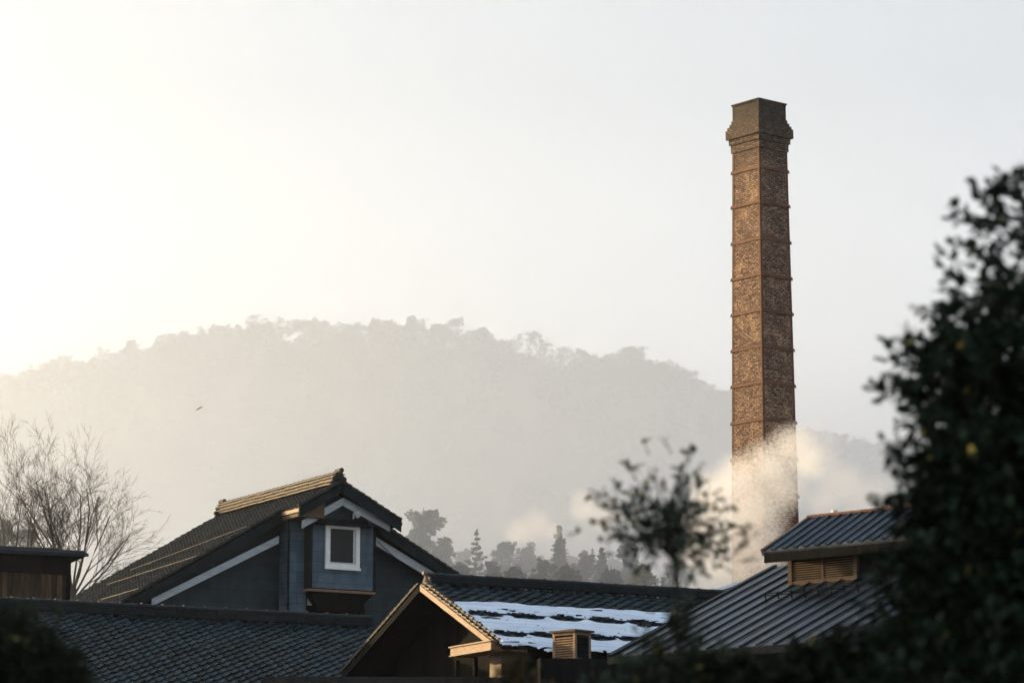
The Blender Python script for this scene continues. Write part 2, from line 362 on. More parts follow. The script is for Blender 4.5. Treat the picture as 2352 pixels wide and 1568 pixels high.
def onigawara(rootp, P, fwd, side, m, s=1.0, rnd=None):
    """ridge end ornament: shouldered plate, boss and finial roll"""
    z = V((0, 0, 1)); mb = MB()
    out = [(-.30, 0), (-.34, .10), (-.25, .16), (-.27, .27), (-.16, .33), (-.13, .43), (0, .50), (.13, .43), (.16, .33), (.27, .27), (.25, .16), (.34, .10), (.30, 0)]
    pts = [P + side * (a * s) + z * (b_ * s) for a, b_ in out]
    mb.prism(pts, -fwd * .10 * s)
    for (a, b_, r) in ((0, .26, .11), (-.2, .08, .07), (.2, .08, .07), (0, .40, .06), (-.13, .2, .05), (.13, .2, .05)):
        c = P + side * a * s + z * b_ * s
        mb.tube([c - fwd * .02, c + fwd * .05 * s, c + fwd * .09 * s], [r * s, r * s, r * s * .5], 10)
    c = P + z * .50 * s
    mb.tube([c - fwd * .22 * s, c + fwd * .16 * s], .085 * s, 10)
    return mb.build('ridge_end_tile', m, rootp)

# ------------------------------------------------------------------ ground and hill
Z = V((0, 0, 1))
rnd = random.Random(4)
mb = MB(); mb.face([(-2600, -600, 0), (2600, -600, 0), (2600, 4200, 0), (-2600, 4200, 0)])
tag(mb.build('ground', M['ground']), kind='structure')

HPROF = [(-900, 1010), (-500, 950), (-200, 905), (0, 862), (100, 842), (230, 815), (330, 805), (400, 785), (470, 765), (570, 748), (650, 752), (720, 756), (830, 748), (900, 757), (960, 752), (1040, 756), (1110, 766), (1200, 790), (1280, 822), (1340, 828), (1400, 812), (1460, 812), (1550, 850), (1620, 880), (1690, 925), (1760, 955), (1840, 972), (1900, 985), (1990, 1010), (2080, 1040), (2200, 1085), (2352, 1135), (2700, 1250), (3300, 1400)]
def hprof(px):
    for (a, ya), (b_, yb) in zip(HPROF[:-1], HPROF[1:]):
        if a <= px <= b_:
            t = (px - a) / (b_ - a); return ya + (yb - ya) * t
    return HPROF[0][1] if px < 0 else HPROF[-1][1]
HY = 1000.0
def crest(px): return at(px, hprof(px), HY)
crestX = [(crest(p).x, crest(p).z) for p in range(-900, 3300, 20)]
def hz(X):
    if X <= crestX[0][0]: return crestX[0][1]
    if X >= crestX[-1][0]: return crestX[-1][1]
    i = int((X - crestX[0][0]) / (crestX[-1][0] - crestX[0][0]) * (len(crestX) - 1)); i = min(max(i, 0), len(crestX) - 2)
    while crestX[i + 1][0] < X: i += 1
    while crestX[i][0] > X: i -= 1
    t = (X - crestX[i][0]) / (crestX[i + 1][0] - crestX[i][0]); return crestX[i][1] * (1 - t) + crestX[i + 1][1] * t
def hill_z(X, Y):
    t = (Y - 430) / (HY - 430)
    if t <= 0: return -1
    z = hz(X) - 5.5
    if t <= 1: k = z * (Y / HY) * math.sin(t * math.pi / 2) ** .6
    else: k = z * max(0, math.cos((t - 1) * 1.1))
    return k - 1 + noise.noise(V((X * .012, Y * .012, 3))) * 9 * ((1 - t ** 3) if t < 1 else 0)
mb = MB(); nx, ny = 120, 46; X0, X1, Y0, Y1 = -420, 460, 420, 1700
idx = []
for j in range(ny + 1):
    for i in range(nx + 1):
        X = X0 + (X1 - X0) * i / nx; Y = Y0 + (Y1 - Y0) * j / ny
        mb.v.append(V((X, Y, hill_z(X, Y))))
for j in range(ny):
    for i in range(nx):
        a = j * (nx + 1) + i; mb.f.append((a, a + 1, a + nx + 2, a + nx + 1)); mb.uv += [(0, 0)] * 4
tag(mb.build('hill', M['hill'], smooth=True), kind='structure')

# foliage helpers
def leafquads(mb, c, r, n, size, rnd, flat=1.0, shell=.0):
    for _ in range(n):
        while True:
            d = V((rnd.uniform(-1, 1), rnd.uniform(-1, 1), rnd.uniform(-1, 1)))
            if shell < d.length <= 1: break
        p = c + V((d.x * r, d.y * r, d.z * r * flat)); s = size * rnd.uniform(.6, 1.3)
        a = V((rnd.gauss(0, 1), rnd.gauss(0, 1), rnd.gauss(0, .6))).normalized(); b_ = a.cross(V((rnd.gauss(0, 1), rnd.gauss(0, 1), rnd.gauss(0, 1)))).normalized()
        i = len(mb.v); mb.v += [p - a * s, p + b_ * s * .6, p + a * s, p - b_ * s * .6]; mb.f.append((i, i + 1, i + 2, i + 3)); mb.uv += [(0, 0)] * 4

# forest: one mass of crowns covering the slope
mb = MB(); fr_ = random.Random(11)
cnt = 0
while cnt < 2600:
    X = fr_.uniform(-330, 380); Y = HY - abs(fr_.gauss(0, 1)) * 170 if cnt % 3 else fr_.uniform(520, HY)
    if Y < 470: continue
    z = hill_z(X, Y); r = fr_.uniform(2.6, 5.0)
    if Y > HY - 25: r *= .8
    leafquads(mb, V((X, Y, z + r * .3)), r, 64, r * .24, fr_, flat=1.15, shell=.5); cnt += 1
tag(mb.build('forest', M['forest']), 'hazy woodland covering the long hill behind the roofs', 'forest', kind='stuff')

def tree_mesh(kind, H, Wd, seed, leaf='conifer', bark='bark'):
    """returns (trunk builder, crown builder) for a tree of height H and crown half width Wd, standing at the origin"""
    r = random.Random(seed); tb, cb = MB(), MB()
    lean = V((r.uniform(-.04, .04), r.uniform(-.04, .04), 0))
    def ax(z): return V((lean.x * z + math.sin(z * .5 + seed) * .03 * Wd, lean.y * z, z))
    tb.tube([ax(H * k / 8) for k in range(9)], [max(.02, H * .017 * (1 - k / 8.6)) for k in range(9)], 7)
    ls = Wd * .085
    if kind == 'pine':       # ridge pine: bare stem, flat layered clumps with gaps
        for k in range(9):
            z = H * r.uniform(.42, 1.0); an = r.uniform(0, 6.28); rr = Wd * r.uniform(.25, .95) * (1.15 - abs(z / H - .75) * 1.5)
            e = ax(z * .93) + V((math.cos(an) * rr, math.sin(an) * rr, H * .06))
            tb.tube([ax(z * .86), (ax(z * .86) + e) / 2 + Z * H * .015, e], [H * .007, H * .005, H * .002], 4)
            for q in range(4):
                leafquads(cb, e + V((r.gauss(0, .2), r.gauss(0, .2), r.gauss(0, .07))) * Wd, Wd * r.uniform(.14, .30), 50, ls * .62, r, flat=.6)
    elif kind == 'cone':
        n = 34
        for k in range(n):
            t = k / (n - 1); z = H * (.16 + .82 * t); rr = Wd * (1 - t) ** .8 * r.uniform(.7, 1.05) + Wd * .05
            for q in range(5 if t < .8 else 3):
                an = r.uniform(0, 6.28); e = ax(z) + V((math.cos(an) * rr, math.sin(an) * rr, -rr * .12))
                tb.tube([ax(z + rr * .1), e], [H * .004, H * .0015], 4, False)
                for u in (.45, .75, 1.0):
                    leafquads(cb, ax(z + rr * .1).lerp(e, u), Wd * .13 + rr * .07, 11, ls, r, flat=.55)
    elif kind == 'spiky':     # open conifer with separate upswept boughs
        n = 17
        for k in range(n):
            t = k / (n - 1); z = H * (.30 + .66 * t); rr = Wd * (1 - t) ** .75 * r.uniform(.75, 1.15) + Wd * .06
            for q in range(4 if t < .85 else 2):
                an = r.uniform(0, 6.28); dr = V((math.cos(an), math.sin(an), 0)); a = ax(z); mid = a + dr * rr * .6 - Z * rr * .10; e = a + dr * rr + Z * rr * .16
                tb.tube([a, mid, e], [H * .004, H * .003, H * .001], 4, False)
                for u in range(6):
                    f = .25 + .75 * u / 5; p = a.lerp(mid, f * 2) if f < .5 else mid.lerp(e, f * 2 - 1)
                    leafquads(cb, p - Z * rr * .03, Wd * .085, 9, ls * .85, r, flat=.6)
        leafquads(cb, ax(H * .98), Wd * .07, 14, ls * .7, r, flat=2.4)
    else:                     # broad irregular crown of clumps
        n = 30
        for k in range(n):
            t = r.random() ** .8; z = H * (.30 + .66 * t); prof = math.sin(min(1, (1.04 - t) * 1.25) * math.pi / 2) ** .8
            an = r.uniform(0, 6.28); rr = Wd * prof * r.uniform(.2, .88)
            e = ax(z) + V((math.cos(an) * rr, math.sin(an) * rr, 0))
            tb.tube([ax(z * .85), e], [H * .006, H * .002], 4, False)
            for q in range(5):
                cr = Wd * r.uniform(.10, .26)
                leafquads(cb, e + V((r.gauss(0, 1), r.gauss(0, 1), r.gauss(0, .9))) * Wd * .17, cr, 56, ls * .8, r, flat=.8)
    return tb, cb
def make_tree(name, kind, H, Wd, seed, loc, label, cat='tree', group=None, leaf='conifer', bark='bark'):
    root = empty(name, loc, label, cat, group)
    tb, cb = tree_mesh(kind, H, Wd, seed)
    for v in tb.v + cb.v: v += V(loc)
    tb.build('trunk', M[bark], root); cb.build('crown', M[leaf], root)
    return root
def copy_tree(root, loc, rz, s, label=None):
    c = root.copy(); col.objects.link(c); c.location = loc; c.rotation_euler = (0, 0, rz); c.scale = (s[0], s[0], s[1])
    if label: c['label'] = label
    for ch in root.children:
        d = ch.copy(); col.objects.link(d); d.parent = c
    return c
SKL = 'small hazy pine among the row of trees along the hill crest'
protos = [make_tree('pine_tree', k, 9.0, wd, 20 + i, (0, 0, 0), SKL, 'pine tree', 'pines along the crest of the hill', 'forest') for i, (k, wd) in enumerate([('pine', 3.6), ('pine', 4.4), ('broad', 3.4), ('pine', 3.0), ('broad', 4.2), ('spiky', 3.2)])]
px = -60; k = 0
tr = random.Random(7)
BIG = {1230: (1, 1.1, 1.25), 1040: (1, 1.0, 1.1), 590: (0, 1.1, 1.15), 860: (2, 1.0, .95), 1450: (4, .95, .95), 1110: (4, .9, .9), 720: (2, 1., .9)}
spots = []
while px < 2300:
    spots.append((px, tr.choice([0, 0, 1, 2, 3, 4, 5]), tr.uniform(.65, 1.05), tr.uniform(.55, 1.12))); px += tr.uniform(10, 24)
spots += [(p, *q) for p, q in BIG.items()]
for (px, kd, sw, sh) in spots:
    if px > 1800: sw *= .7; sh *= .6
    Y = HY + tr.uniform(-14, 4); c = crest(px); X = c.x * Y / HY
    loc = (X, Y, hill_z(X, Y) + .1)
    if k < len(protos) and kd == k: o = protos[k]; o.location = loc; o.scale = (sw, sw, sh); k += 1
    else: copy_tree(protos[kd], loc, tr.uniform(0, 6.28), (sw, sh))
for i in range(k, len(protos)):
    p = 200 + 300 * i; c = crest(p); protos[i].location = (c.x, HY, hill_z(c.x, HY) - .4); protos[i].scale = (.7, .7, .7)

# middle distance trees behind the roofs
MID = [  # px, py of the top, half width px, kind, distance, leaf, label
 (975, 1166, 78, 'broad', 172, 'conifer', 'tall bushy evergreen right behind the right roof slope of the blue grey house'),
 (1022, 1236, 48, 'broad', 166, 'conifer', 'lower evergreen leaning out beside the tallest bushy evergreen'),
 (1087, 1216, 44, 'spiky', 160, 'conifer', 'thin open conifer with separate spiky boughs above the tiled ridge'),
 (1167, 1240, 44, 'broad', 178, 'conifer', 'rounded grey tree midway between the spiky conifer and the tall cone tree'),
 (1216, 1252, 36, 'broad', 185, 'conifer', 'fainter rounded tree just left of the tall cone shaped conifer'),
 (1290, 1204, 38, 'cone', 165, 'conifer', 'tall narrow cone shaped conifer standing above the low trees'),
 (1334, 1268, 40, 'broad', 162, 'conifer', 'low bushy tree just right of the tall cone shaped conifer'),
 (1388, 1256, 34, 'cone', 160, 'conifer', 'short pointed conifer between the cone tree and the yellowish bush'),
 (1360, 1258, 22, 'spiky', 175, 'conifer', 'slim small conifer tip beside the short pointed conifer'),
 (1448, 1252, 40, 'broad', 165, 'conifer', 'dark bushy tree behind the blurred branch above the long ridge'),
 (1478, 1292, 44, 'broad', 145, 'yellow_bush', 'yellowish green bushy tree low over the tiled ridge'),
 (1555, 1296, 46, 'broad', 150, 'conifer', 'small dark tree partly wrapped in steam behind the ridge'),
 (1130, 1292, 46, 'broad', 150, 'conifer', 'low hazy tree over the ridge right of the spiky conifer'),
 (1245, 1288, 46, 'broad', 152, 'conifer', 'low hazy tree in front of the cone shaped conifer'),
 (1055, 1290, 36, 'broad', 150, 'conifer', 'low hazy tree at the foot of the spiky conifer'),
 (1405, 1300, 36, 'broad', 148, 'conifer', 'low tree at the foot of the short pointed conifer'),
 (1190, 1300, 40, 'broad', 146, 'conifer', 'lowest tree over the snowy roof ridge, left of the cone conifer'),
 (1310, 1302, 40, 'broad', 146, 'conifer', 'lowest tree over the snowy roof ridge, right of the cone conifer'),
 (8, 1192, 34, 'broad', 150, 'conifer', 'dark bushy tree at the left edge rising behind the board shed'),
 (66, 1212, 40, 'broad', 158, 'conifer', 'low hazy tree behind the shed roof and the bare branches'),
 *[(1062 + 43 * q_, 1262 + (q_ * 37) % 34, 34 + (q_ * 13) % 12, ('broad', 'cone', 'broad')[q_ % 3], 205 + (q_ * 29) % 30, 'conifer', 'pale far tree in the back row, ' + w_) for q_, w_ in enumerate(('just right of the tall bushy evergreen', 'behind the spiky conifer', 'second gap right of the spiky conifer', 'behind the rounded grey tree', 'between the rounded trees', 'left of the tall cone conifer', 'behind the tall cone conifer', 'right of the tall cone conifer', 'behind the short pointed conifer', 'left of the yellowish bush', 'behind the yellowish bush'))],
 (1960, 1215, 90, 'broad', 190, 'conifer', 'hazy tree behind the monitor roof right of the brick chimney'),
]
for i, (px, py, hw, kd, Y, lf, lb) in enumerate(MID):
    t = at(px, py, Y); sc_ = FPX / (Y * 1.02); H = t.z; Wd = hw / sc_
    root = empty({'cone': 'conifer_tree', 'spiky': 'conifer_tree', 'broad': 'evergreen_tree'}[kd], (t.x, Y, 0), lb, 'tree', 'hazy trees behind the roofs')
    # the crown takes the upper part of the stem
    ch = min(H * .8, Wd * 4.2 if kd != 'broad' else Wd * 3.2)
    tb, cb = tree_mesh(kd, ch / .7, Wd, 50 + i)
    dz = H - ch / .7
    for v in tb.v + cb.v: v += V((t.x, Y, dz))
    tb.tube([(t.x, Y, 0), (t.x, Y, max(.5, dz) + .4)], [.35, .28], 7)
    tb.build('trunk', M['bark'], root); cb.build('crown', M[lf], root)

# ------------------------------------------------------------------ brick chimney
l_ = V((-.63, .77, 0)).normalized(); r_ = V((.77, .63, 0)).normalized()
CY0 = 110.0
zt = at(1743, 330, CY0).z; zb = at(1758, 1194, CY0).z
st_, sb_ = 1.385, 1.66
ctr = at(1743.5, 330, CY0); C0 = V((ctr.x, CY0, 0)) + (l_ + r_) * st_ / 2
c2 = at(1757.5, 1194, CY0); print('chimney corner x', ctr.x + (sb_ - st_) / 2 * -(l_ + r_).x, c2.x)
def side(z): return st_ + (sb_ - st_) * (zt - z) / (zt - zb)
def sq(z, s=None, g=0):
    s = (side(z) if s is None else s) / 2 + g
    return [C0 + (-l_ * s - r_ * s) + Z * z, C0 + (-l_ * s + r_ * s) + Z * z, C0 + (l_ * s + r_ * s) + Z * z, C0 + (l_ * s - r_ * s) + Z * z]
def hc(py): return at(1743, py, CY0).z
chim = empty('brick_chimney', (C0.x, C0.y, 0), 'tall tapering square brick chimney with iron bands, rising out of steam', 'chimney')
mb = MB()
def ringwall(mb, z0, z1, s0, s1, top=False, bot=False):
    a, b_ = sq(z0, s0), sq(z1, s1)
    u = 0
    for i in range(4):
        j = (i + 1) % 4; 
        mb.face([a[i], a[j], b_[j], b_[i]], [(i * 3.1 - s0 / 2, z0), (i * 3.1 + s0 / 2, z0), (i * 3.1 + s1 / 2, z1), (i * 3.1 - s1 / 2, z1)])
    if top: mb.face(b_)
    if bot: mb.face(list(reversed(a)))
zz = [0, 6, 12, 18, 24, zt]
for a, b_ in zip(zz[:-1], zz[1:]): ringwall(mb, a, b_, side(a), side(b_))
mb.build('shaft', M['brick'], chim)
# corbelled crown of brick courses
cz = lambda py: hc(py)
s_top = side(zt)
mb = MB()
courses = [(337, 319, .10), (319, 306, .20), (306, 285, .36), (285, 278, .27), (278, 271, .16), (271, 263, .06), (263, 231, -.01)]
for a, b_, g in courses:
    ringwall(mb, cz(a) + .001, cz(b_), s_top + g, s_top + g, True, True)
mb.build('crown', M['brick'], chim)
mb = MB()   # pierced top course and coping
zt0, zt1 = cz(231), cz(224.5); s1 = s_top + .0
cs = sq(0, s1)
for i in range(4):
    a, b_ = cs[i], cs[(i + 1) % 4]; e = (b_ - a).normalized(); n_ = V((e.y, -e.x, 0)); Ln = (b_ - a).length; q = 9
    fr = Frame(a, e, -n_)
    for j in range(q + 1):
        x = Ln * j / q; wv = .045 if 0 < j < q else .10
        mb.box(fr, max(0, x - wv), min(Ln - .121, x + wv) if j == q else x + wv, .0, .12, zt0 + .001, zt1 - .055)
fr = Frame(C0, r_, l_)
for (a0, a1, b0, b1) in ((-s1/2-.03, s1/2+.03, -s1/2-.03, -s1/2+.12), (-s1/2-.03, s1/2+.03, s1/2-.12, s1/2+.03), (-s1/2-.03, -s1/2+.12, -s1/2+.121, s1/2-.121), (s1/2-.12, s1/2+.03, -s1/2+.121, s1/2-.121)):
    mb.box(fr, a0, a1, b0, b1, zt1 - .054, zt1)
mb.build('coping', M['brick'], chim)
band_y = [382, 462, 546, 629, 711, 794, 877, 962, 1046, 1132, 1218, 1306]
for y in band_y:
    z = hc(y); mb = MB(); fr = Frame(C0, r_, l_); s = side(z) / 2; g = .04
    for (a0, a1, b0, b1) in ((-s-g, s+g, -s-g, -s+.0), (-s-g, s+g, s, s+g), (-s-g, -s, -s+.001, s-.001), (s, s+g, -s+.001, s-.001)):
        mb.box(fr, a0, a1, b0, b1, z - .055, z + .055)
    for sx in (-1, 1):     # tension bolts on the corners
        for sy in (-1, 1):
            mb.box(fr, sx * (s + g) - .014, sx * (s + g) + .014, sy * (s + g) - .014, sy * (s + g) + .014, z - .075, z + .03)
    mb.build('iron_band', M['iron'], chim)
for i in range(4):
    mb = MB()
    for a, b_ in zip(zz[:-1], zz[1:]):
        pa, pb = sq(a, g=.012)[i], sq(b_, g=.012)[i]
        ia = sq(a)[(i + 1) % 4]; ib = sq(a)[(i - 1) % 4]
        for tgt in (ia, ib):
            d = (tgt - sq(a)[i]); d.z = 0; d.normalize()
            o_ = sq(a, g=.012)[i] - sq(a)[i]
            other = ib if tgt is ia else ia; nd = (other - sq(a)[i]); nd.z = 0; nd.normalize()
            mb.hexa([pa, pa + d * .085, pa + d * .085 + nd * .02, pa + nd * .02, pb, pb + d * .085, pb + d * .085 + nd * .02, pb + nd * .02])
    mb.build('corner_iron', M['iron'], chim)
mb = MB(); mb.prism([p + (C0 + Z * p.z - p) * .02 for p in sq(zt0 - .9, s_top - .02)], Z * .03); mb.build('soot_lining', M['black_wood'], chim)

# storehouse added out of frame, put there to shade the foreground trees
near = empty('shading_storehouse', (-12, 28, 0), 'added boarded storehouse out of frame to the left, shading the foreground trees', 'building')
frn = Frame((-9.0, 16.0, 0), (0, 1, 0), (-1, 0, 0))
mb = MB(); mb.box(frn, 0, 24, 0, 7, 0, 9.0); mb.prism([frn(0, 0, 9.0), frn(0, 3.5, 10.9), frn(0, 7, 9.0)], frn.x * 24); mb.build('wall', M['planks'], near)
mb = MB(); mb.prism([frn(-.8, -.9, 8.62), frn(-.8, 3.5, 11.1), frn(-.8, 7.9, 8.62), frn(-.8, 7.9, 8.8), frn(-.8, 3.5, 11.3), frn(-.8, -.9, 8.8)], frn.x * 25.6); mb.build('roof', M['dark_trim'], near)
mb = MB()
for i in range(5): mb.box(frn, 2 + i * 4.6, 3.2 + i * 4.6, -.06, -.002, 4.2, 5.6)
mb.build('shutters', M['black_wood'], near)

# ------------------------------------------------------------------ near tiled roof (lower left)
def two_point_ridge(p1, Y1, p2):
    A = at(*p1, Y1); B = at_z(*p2, A.z); return A, B
def slope_frame(e, p):
    f = V((e.y, -e.x, 0)).normalized()           # horizontal, towards the viewer
    if f.y > 0: f = -f
    d = (f - Z * p).normalized(); n = d.cross(e).normalized()
    if n.z < 0: n = -n
    return f, d, n
A, B = two_point_ridge((0, 1369, )[:2], 84, (852, 1412))
e1 = (B - A).normalized(); p1 = .43
f1, d1, n1 = slope_frame(e1, p1)
print('R1 dir', e1, 'A', A, 'B', B)
r1 = empty('tiled_building', ((A.x + B.x) / 2, (A.y + B.y) / 2, 0), 'long low building with a dark scalloped tile roof and plain ridge, lower left', 'building')
A0 = A - e1 * 4.0; Lr = (B - A0).length
capH = .36
RA = A0 - Z * capH; RB = B - Z * capH
S1 = 7.2
mb = MB(); tile_slope(mb, RA + f1 * .12 - Z * .03, e1, d1, n1, Lr, S1, random.Random(1), w=.34, l=.285, lift=.045, amp=1.5, jit=.006)
# plain back slope
db = (-f1 - Z * p1).normalized(); nb = V((-n1.x, -n1.y, n1.z))
tile_slope(mb, RA - f1 * .12 - Z * .03, e1, db, nb, Lr, S1, random.Random(2), l=.5)
mb.build('tile_courses', M['tile'], r1)
mb = MB()
fr = Frame(RA - Z * .08, e1, f1)
hh = S1 * d1.dot(f1)
mb.prism([fr(0, 0, -.02), fr(0, hh - .05, -p1 * hh - .02), fr(0, hh - .05, -p1 * hh - .14), fr(0, 0, -.16), fr(0, -hh + .05, -p1 * hh - .14), fr(0, -hh + .05, -p1 * hh - .02)], e1 * Lr)
mb.build('roof_deck', M['dark_trim'], r1)
mb = MB(); hw = hh - .7
mb.prism([fr(.4, hw, -p1 * hw - .17), fr(.4, 0, -.17), fr(.4, -hw, -p1 * hw - .17), fr(.4, -hw, -fr(0,0,0).z), fr(.4, hw, -fr(0,0,0).z)], e1 * (Lr - .8))
mb.build('wall', M['blue_dark'], r1)
ridge_stack(r1, RA, RB, f1, M['ridge'], h=capH, w=.40, rnd=random.Random(3), pitch=.30)
# small white clips on the cap joints
mb = MB()
for i in range(1, int(Lr / .62)):
    p = RA + e1 * (.62 * i) + Z * (capH + .003); mb.box(Frame(p, e1, f1), -.03, .03, -.035, .035, -.01, .018)
mb.build('ridge_clips', M['ridge_old'], r1)

# ------------------------------------------------------------------ snowy tiled roof (centre)
A, B = two_point_ridge((978, 1313), 80, (1607, 1350))
e2 = (B - A).normalized(); f2 = V((e2.y, -e2.x, 0)).normalized()
if f2.y > 0: f2 = -f2
print('R2 dir', e2, A, B)
capH2 = .30
g0 = hit(943, 1340, A - e2 * .25, e2)      # verge apex
ec = hit(1132, 1473, A - e2 * .25, e2); el = hit(781, 1541, A - e2 * .25, e2)
base2 = V((A.x, A.y, 0)) - e2 * .25
fr2 = Frame(base2, e2, f2)
def loc2(P): q = P - base2; return q.dot(e2), q.dot(f2), q.z
print('R2 apex', loc2(g0), 'right eave', loc2(ec), 'left', loc2(el))
Z2 = A.z - capH2                                # tile surface height at ridge line
run_r = loc2(ec)[1]; p2r = (Z2 - loc2(ec)[2]) / run_r
run_l = -loc2(el)[1]; p2l = (Z2 - loc2(el)[2]) / run_l
print('pitches', p2r, p2l)
d2 = (f2 - Z * p2r).normalized(); n2 = V((f2.x * p2r, f2.y * p2r, 1)).normalized()
d2b = (-f2 - Z * p2l).normalized(); n2b = V((-f2.x * p2l, -f2.y * p2l, 1)).normalized()
L2 = (B - A).length + 4.5
r2 = empty('snowy_building', fr2(L2 / 2, 0, 0), 'dark timber building with a gable end and old snow on its tiled roof', 'building')
SR = run_r / d2.dot(f2) + .03; SL = run_l / -d2b.dot(f2) + .2
P2 = fr2(.06, 0, Z2)
mb = MB(); tile_slope(mb, P2 + d2 * .1, e2, d2, n2, L2, SR, random.Random(5), w=.36, l=.30, lift=.05, amp=1.7)
tile_slope(mb, P2 + d2 * (.1 + SR) + e2 * 3.0 - n2 * .01, e2, d2, n2, L2 - 3.0, 1.0, random.Random(55), w=.36, l=.30, lift=.05, amp=1.7)
tile_slope(mb, P2 + d2b * .1, e2, d2b, n2b, L2, SL, random.Random(6), w=.36, l=.30, lift=.05)
mb.build('tile_courses', M['tile'], r2)
# verge tiles stepping down both rakes
for (dd, nn, Ln, nm) in ((d2, n2, SR, 'a'), (d2b, n2b, SL, 'b')):  # right rake, left rake with shade put into its darker tiles
    mb = MB(); q = int(Ln / .25); rr = random.Random(8)
    for i in range(q):
        a = P2 + dd * (.12 + .25 * i) - e2 * .02; j = rr.uniform(-.006, .006)
        pts = [a + nn * (.0 + j), a + nn * (.02 + j), a + dd * .25 + nn * (.07 + j), a + dd * .25 + nn * (.01 + j), a + dd * .02 + nn * (-.01)]
        mb.prism(pts, e2 * .16)
        c0 = a + nn * (.075 + j) + e2 * .08; mb.tube([c0, c0 + dd * .245 + nn * .03], [.02, .04], 7)
    mb.build('verge_tiles', M['ridge_old'] if nm == 'a' else M['verge_shaded'], r2)
# barge boards: right one coloured as sunlit, left one blackened as shaded
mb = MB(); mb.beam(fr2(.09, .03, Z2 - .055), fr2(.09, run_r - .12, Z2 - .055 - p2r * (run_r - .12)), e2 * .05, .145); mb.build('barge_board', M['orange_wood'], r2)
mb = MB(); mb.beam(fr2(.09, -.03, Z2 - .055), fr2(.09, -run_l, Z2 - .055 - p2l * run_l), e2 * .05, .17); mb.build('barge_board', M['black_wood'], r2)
# deck and wall
mb = MB()
mb.prism([fr2(.12, 0, Z2 - .03), fr2(.12, run_r - .04, Z2 - .03 - p2r * (run_r - .04)), fr2(.12, run_r - .04, Z2 - .13 - p2r * (run_r - .04)), fr2(.12, 0, Z2 - .15), fr2(.12, -run_l, Z2 - .13 - p2l * run_l), fr2(.12, -run_l, Z2 - .03 - p2l * run_l)], e2 * (L2 - .1))
mb.build('roof_deck', M['black_wood'], r2)
mb = MB(); a_, b_ = run_r - .55, run_l - .5
mb.prism([fr2(1.25, a_, Z2 - .16 - p2r * a_), fr2(1.25, 0, Z2 - .16), fr2(1.25, -b_, Z2 - .16 - p2l * b_), fr2(1.25, -b_, 0), fr2(1.25, a_, 0)], e2 * (L2 - 1.9))
mb.build('wall', M['planks_dark'], r2)
ridge_stack(r2, fr2(.28, 0, Z2 - .0), fr2(L2, 0, Z2 - .0), f2, M['ridge'], h=capH2, w=.38, rnd=random.Random(9), pitch=.42)
onigawara(r2, fr2(.27, 0, Z2 - .06), -e2, f2, M['ridge_old'], .66)
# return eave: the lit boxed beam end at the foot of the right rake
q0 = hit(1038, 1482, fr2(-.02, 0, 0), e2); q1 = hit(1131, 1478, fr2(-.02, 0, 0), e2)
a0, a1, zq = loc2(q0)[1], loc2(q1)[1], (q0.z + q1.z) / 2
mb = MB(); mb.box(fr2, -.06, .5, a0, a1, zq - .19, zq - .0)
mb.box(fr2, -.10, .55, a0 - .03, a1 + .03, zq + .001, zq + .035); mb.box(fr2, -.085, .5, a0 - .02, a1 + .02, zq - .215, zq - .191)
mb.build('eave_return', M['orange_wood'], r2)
for px in (1049, 1091):
    q = hit(px, 1500, fr2(.5, 0, 0), e2); g = loc2(q)[1]
    mb = MB(); mb.box(fr2, .46, .56, g - .045, g + .045, 0, zq - .22); mb.build('post', M['black_wood'], r2)
# gutter along the front eave
mb = MB(); ze = Z2 - p2r * run_r
mb.box(fr2, .25, 2.4, run_r - .02, run_r + .20, ze - .16, ze - .03); mb.box(fr2, 2.3, 2.42, run_r + .0, run_r + .30, ze - .42, ze - .161)
mb.box(fr2, 2.45, 2.98, run_r - .02, run_r + .12, ze - .15, ze - .05)
mb.prism([fr2(3.0, run_r - .05, ze - .02), fr2(3.0, run_r + .88, ze - .42), fr2(3.0, run_r + .88, ze - .55), fr2(3.0, run_r - .05, ze - .2)], e2 * (L2 - 3.0))
mb.build('gutter', M['dark_trim'], r2)

# snow sheet: lies on the tiles, with a row of gaps melted along each snow guard
base_s = P2 + n2 * .07
def on2(px, py): q = hit(px, py, base_s, n2) - base_s; return q.dot(e2), q.dot(d2)
poly = [on2(*p) for p in ((1036, 1381), (1140, 1385), (1300, 1395), (1414, 1402), (1561, 1409), (1660, 1412), (1640, 1506), (1407, 1500), (1262, 1498), (1225, 1485), (1150, 1480), (1148, 1474), (1100, 1430))]
gaps = [(on2(x, y), (on2(x + wx, y)[0] - on2(x, y)[0]), on2(x, y + hy)[1] - on2(x, y)[1]) for x, y, wx, hy in
        ((1115, 1411, 36, 7), (1207, 1416, 37, 7), (1297, 1421, 32, 6), (1392, 1426, 36, 6.5), (1478, 1432, 34, 7), (1560, 1437, 34, 6), (1170, 1456, 34, 6.5), (1250, 1460, 30, 6.5), (1374, 1465, 34, 7), (1330, 1464, 16, 5), (1460, 1470, 34, 6), (1550, 1473, 34, 6))]
def edge_dist(x, y):
    s = 1e9; ins = False; n = len(poly)
    for i in range(n):
        (ax_, ay_), (bx_, by_) = poly[i], poly[(i + 1) % n]
        if (ay_ > y) != (by_ > y) and x < (bx_ - ax_) * (y - ay_) / (by_ - ay_) + ax_: ins = not ins
        t = max(0, min(1, ((x - ax_) * (bx_ - ax_) + (y - ay_) * (by_ - ay_)) / ((bx_ - ax_) ** 2 + (by_ - ay_) ** 2)))
        s = min(s, math.hypot(ax_ + t * (bx_ - ax_) - x, ay_ + t * (by_ - ay_) - y))
    return s if ins else -s
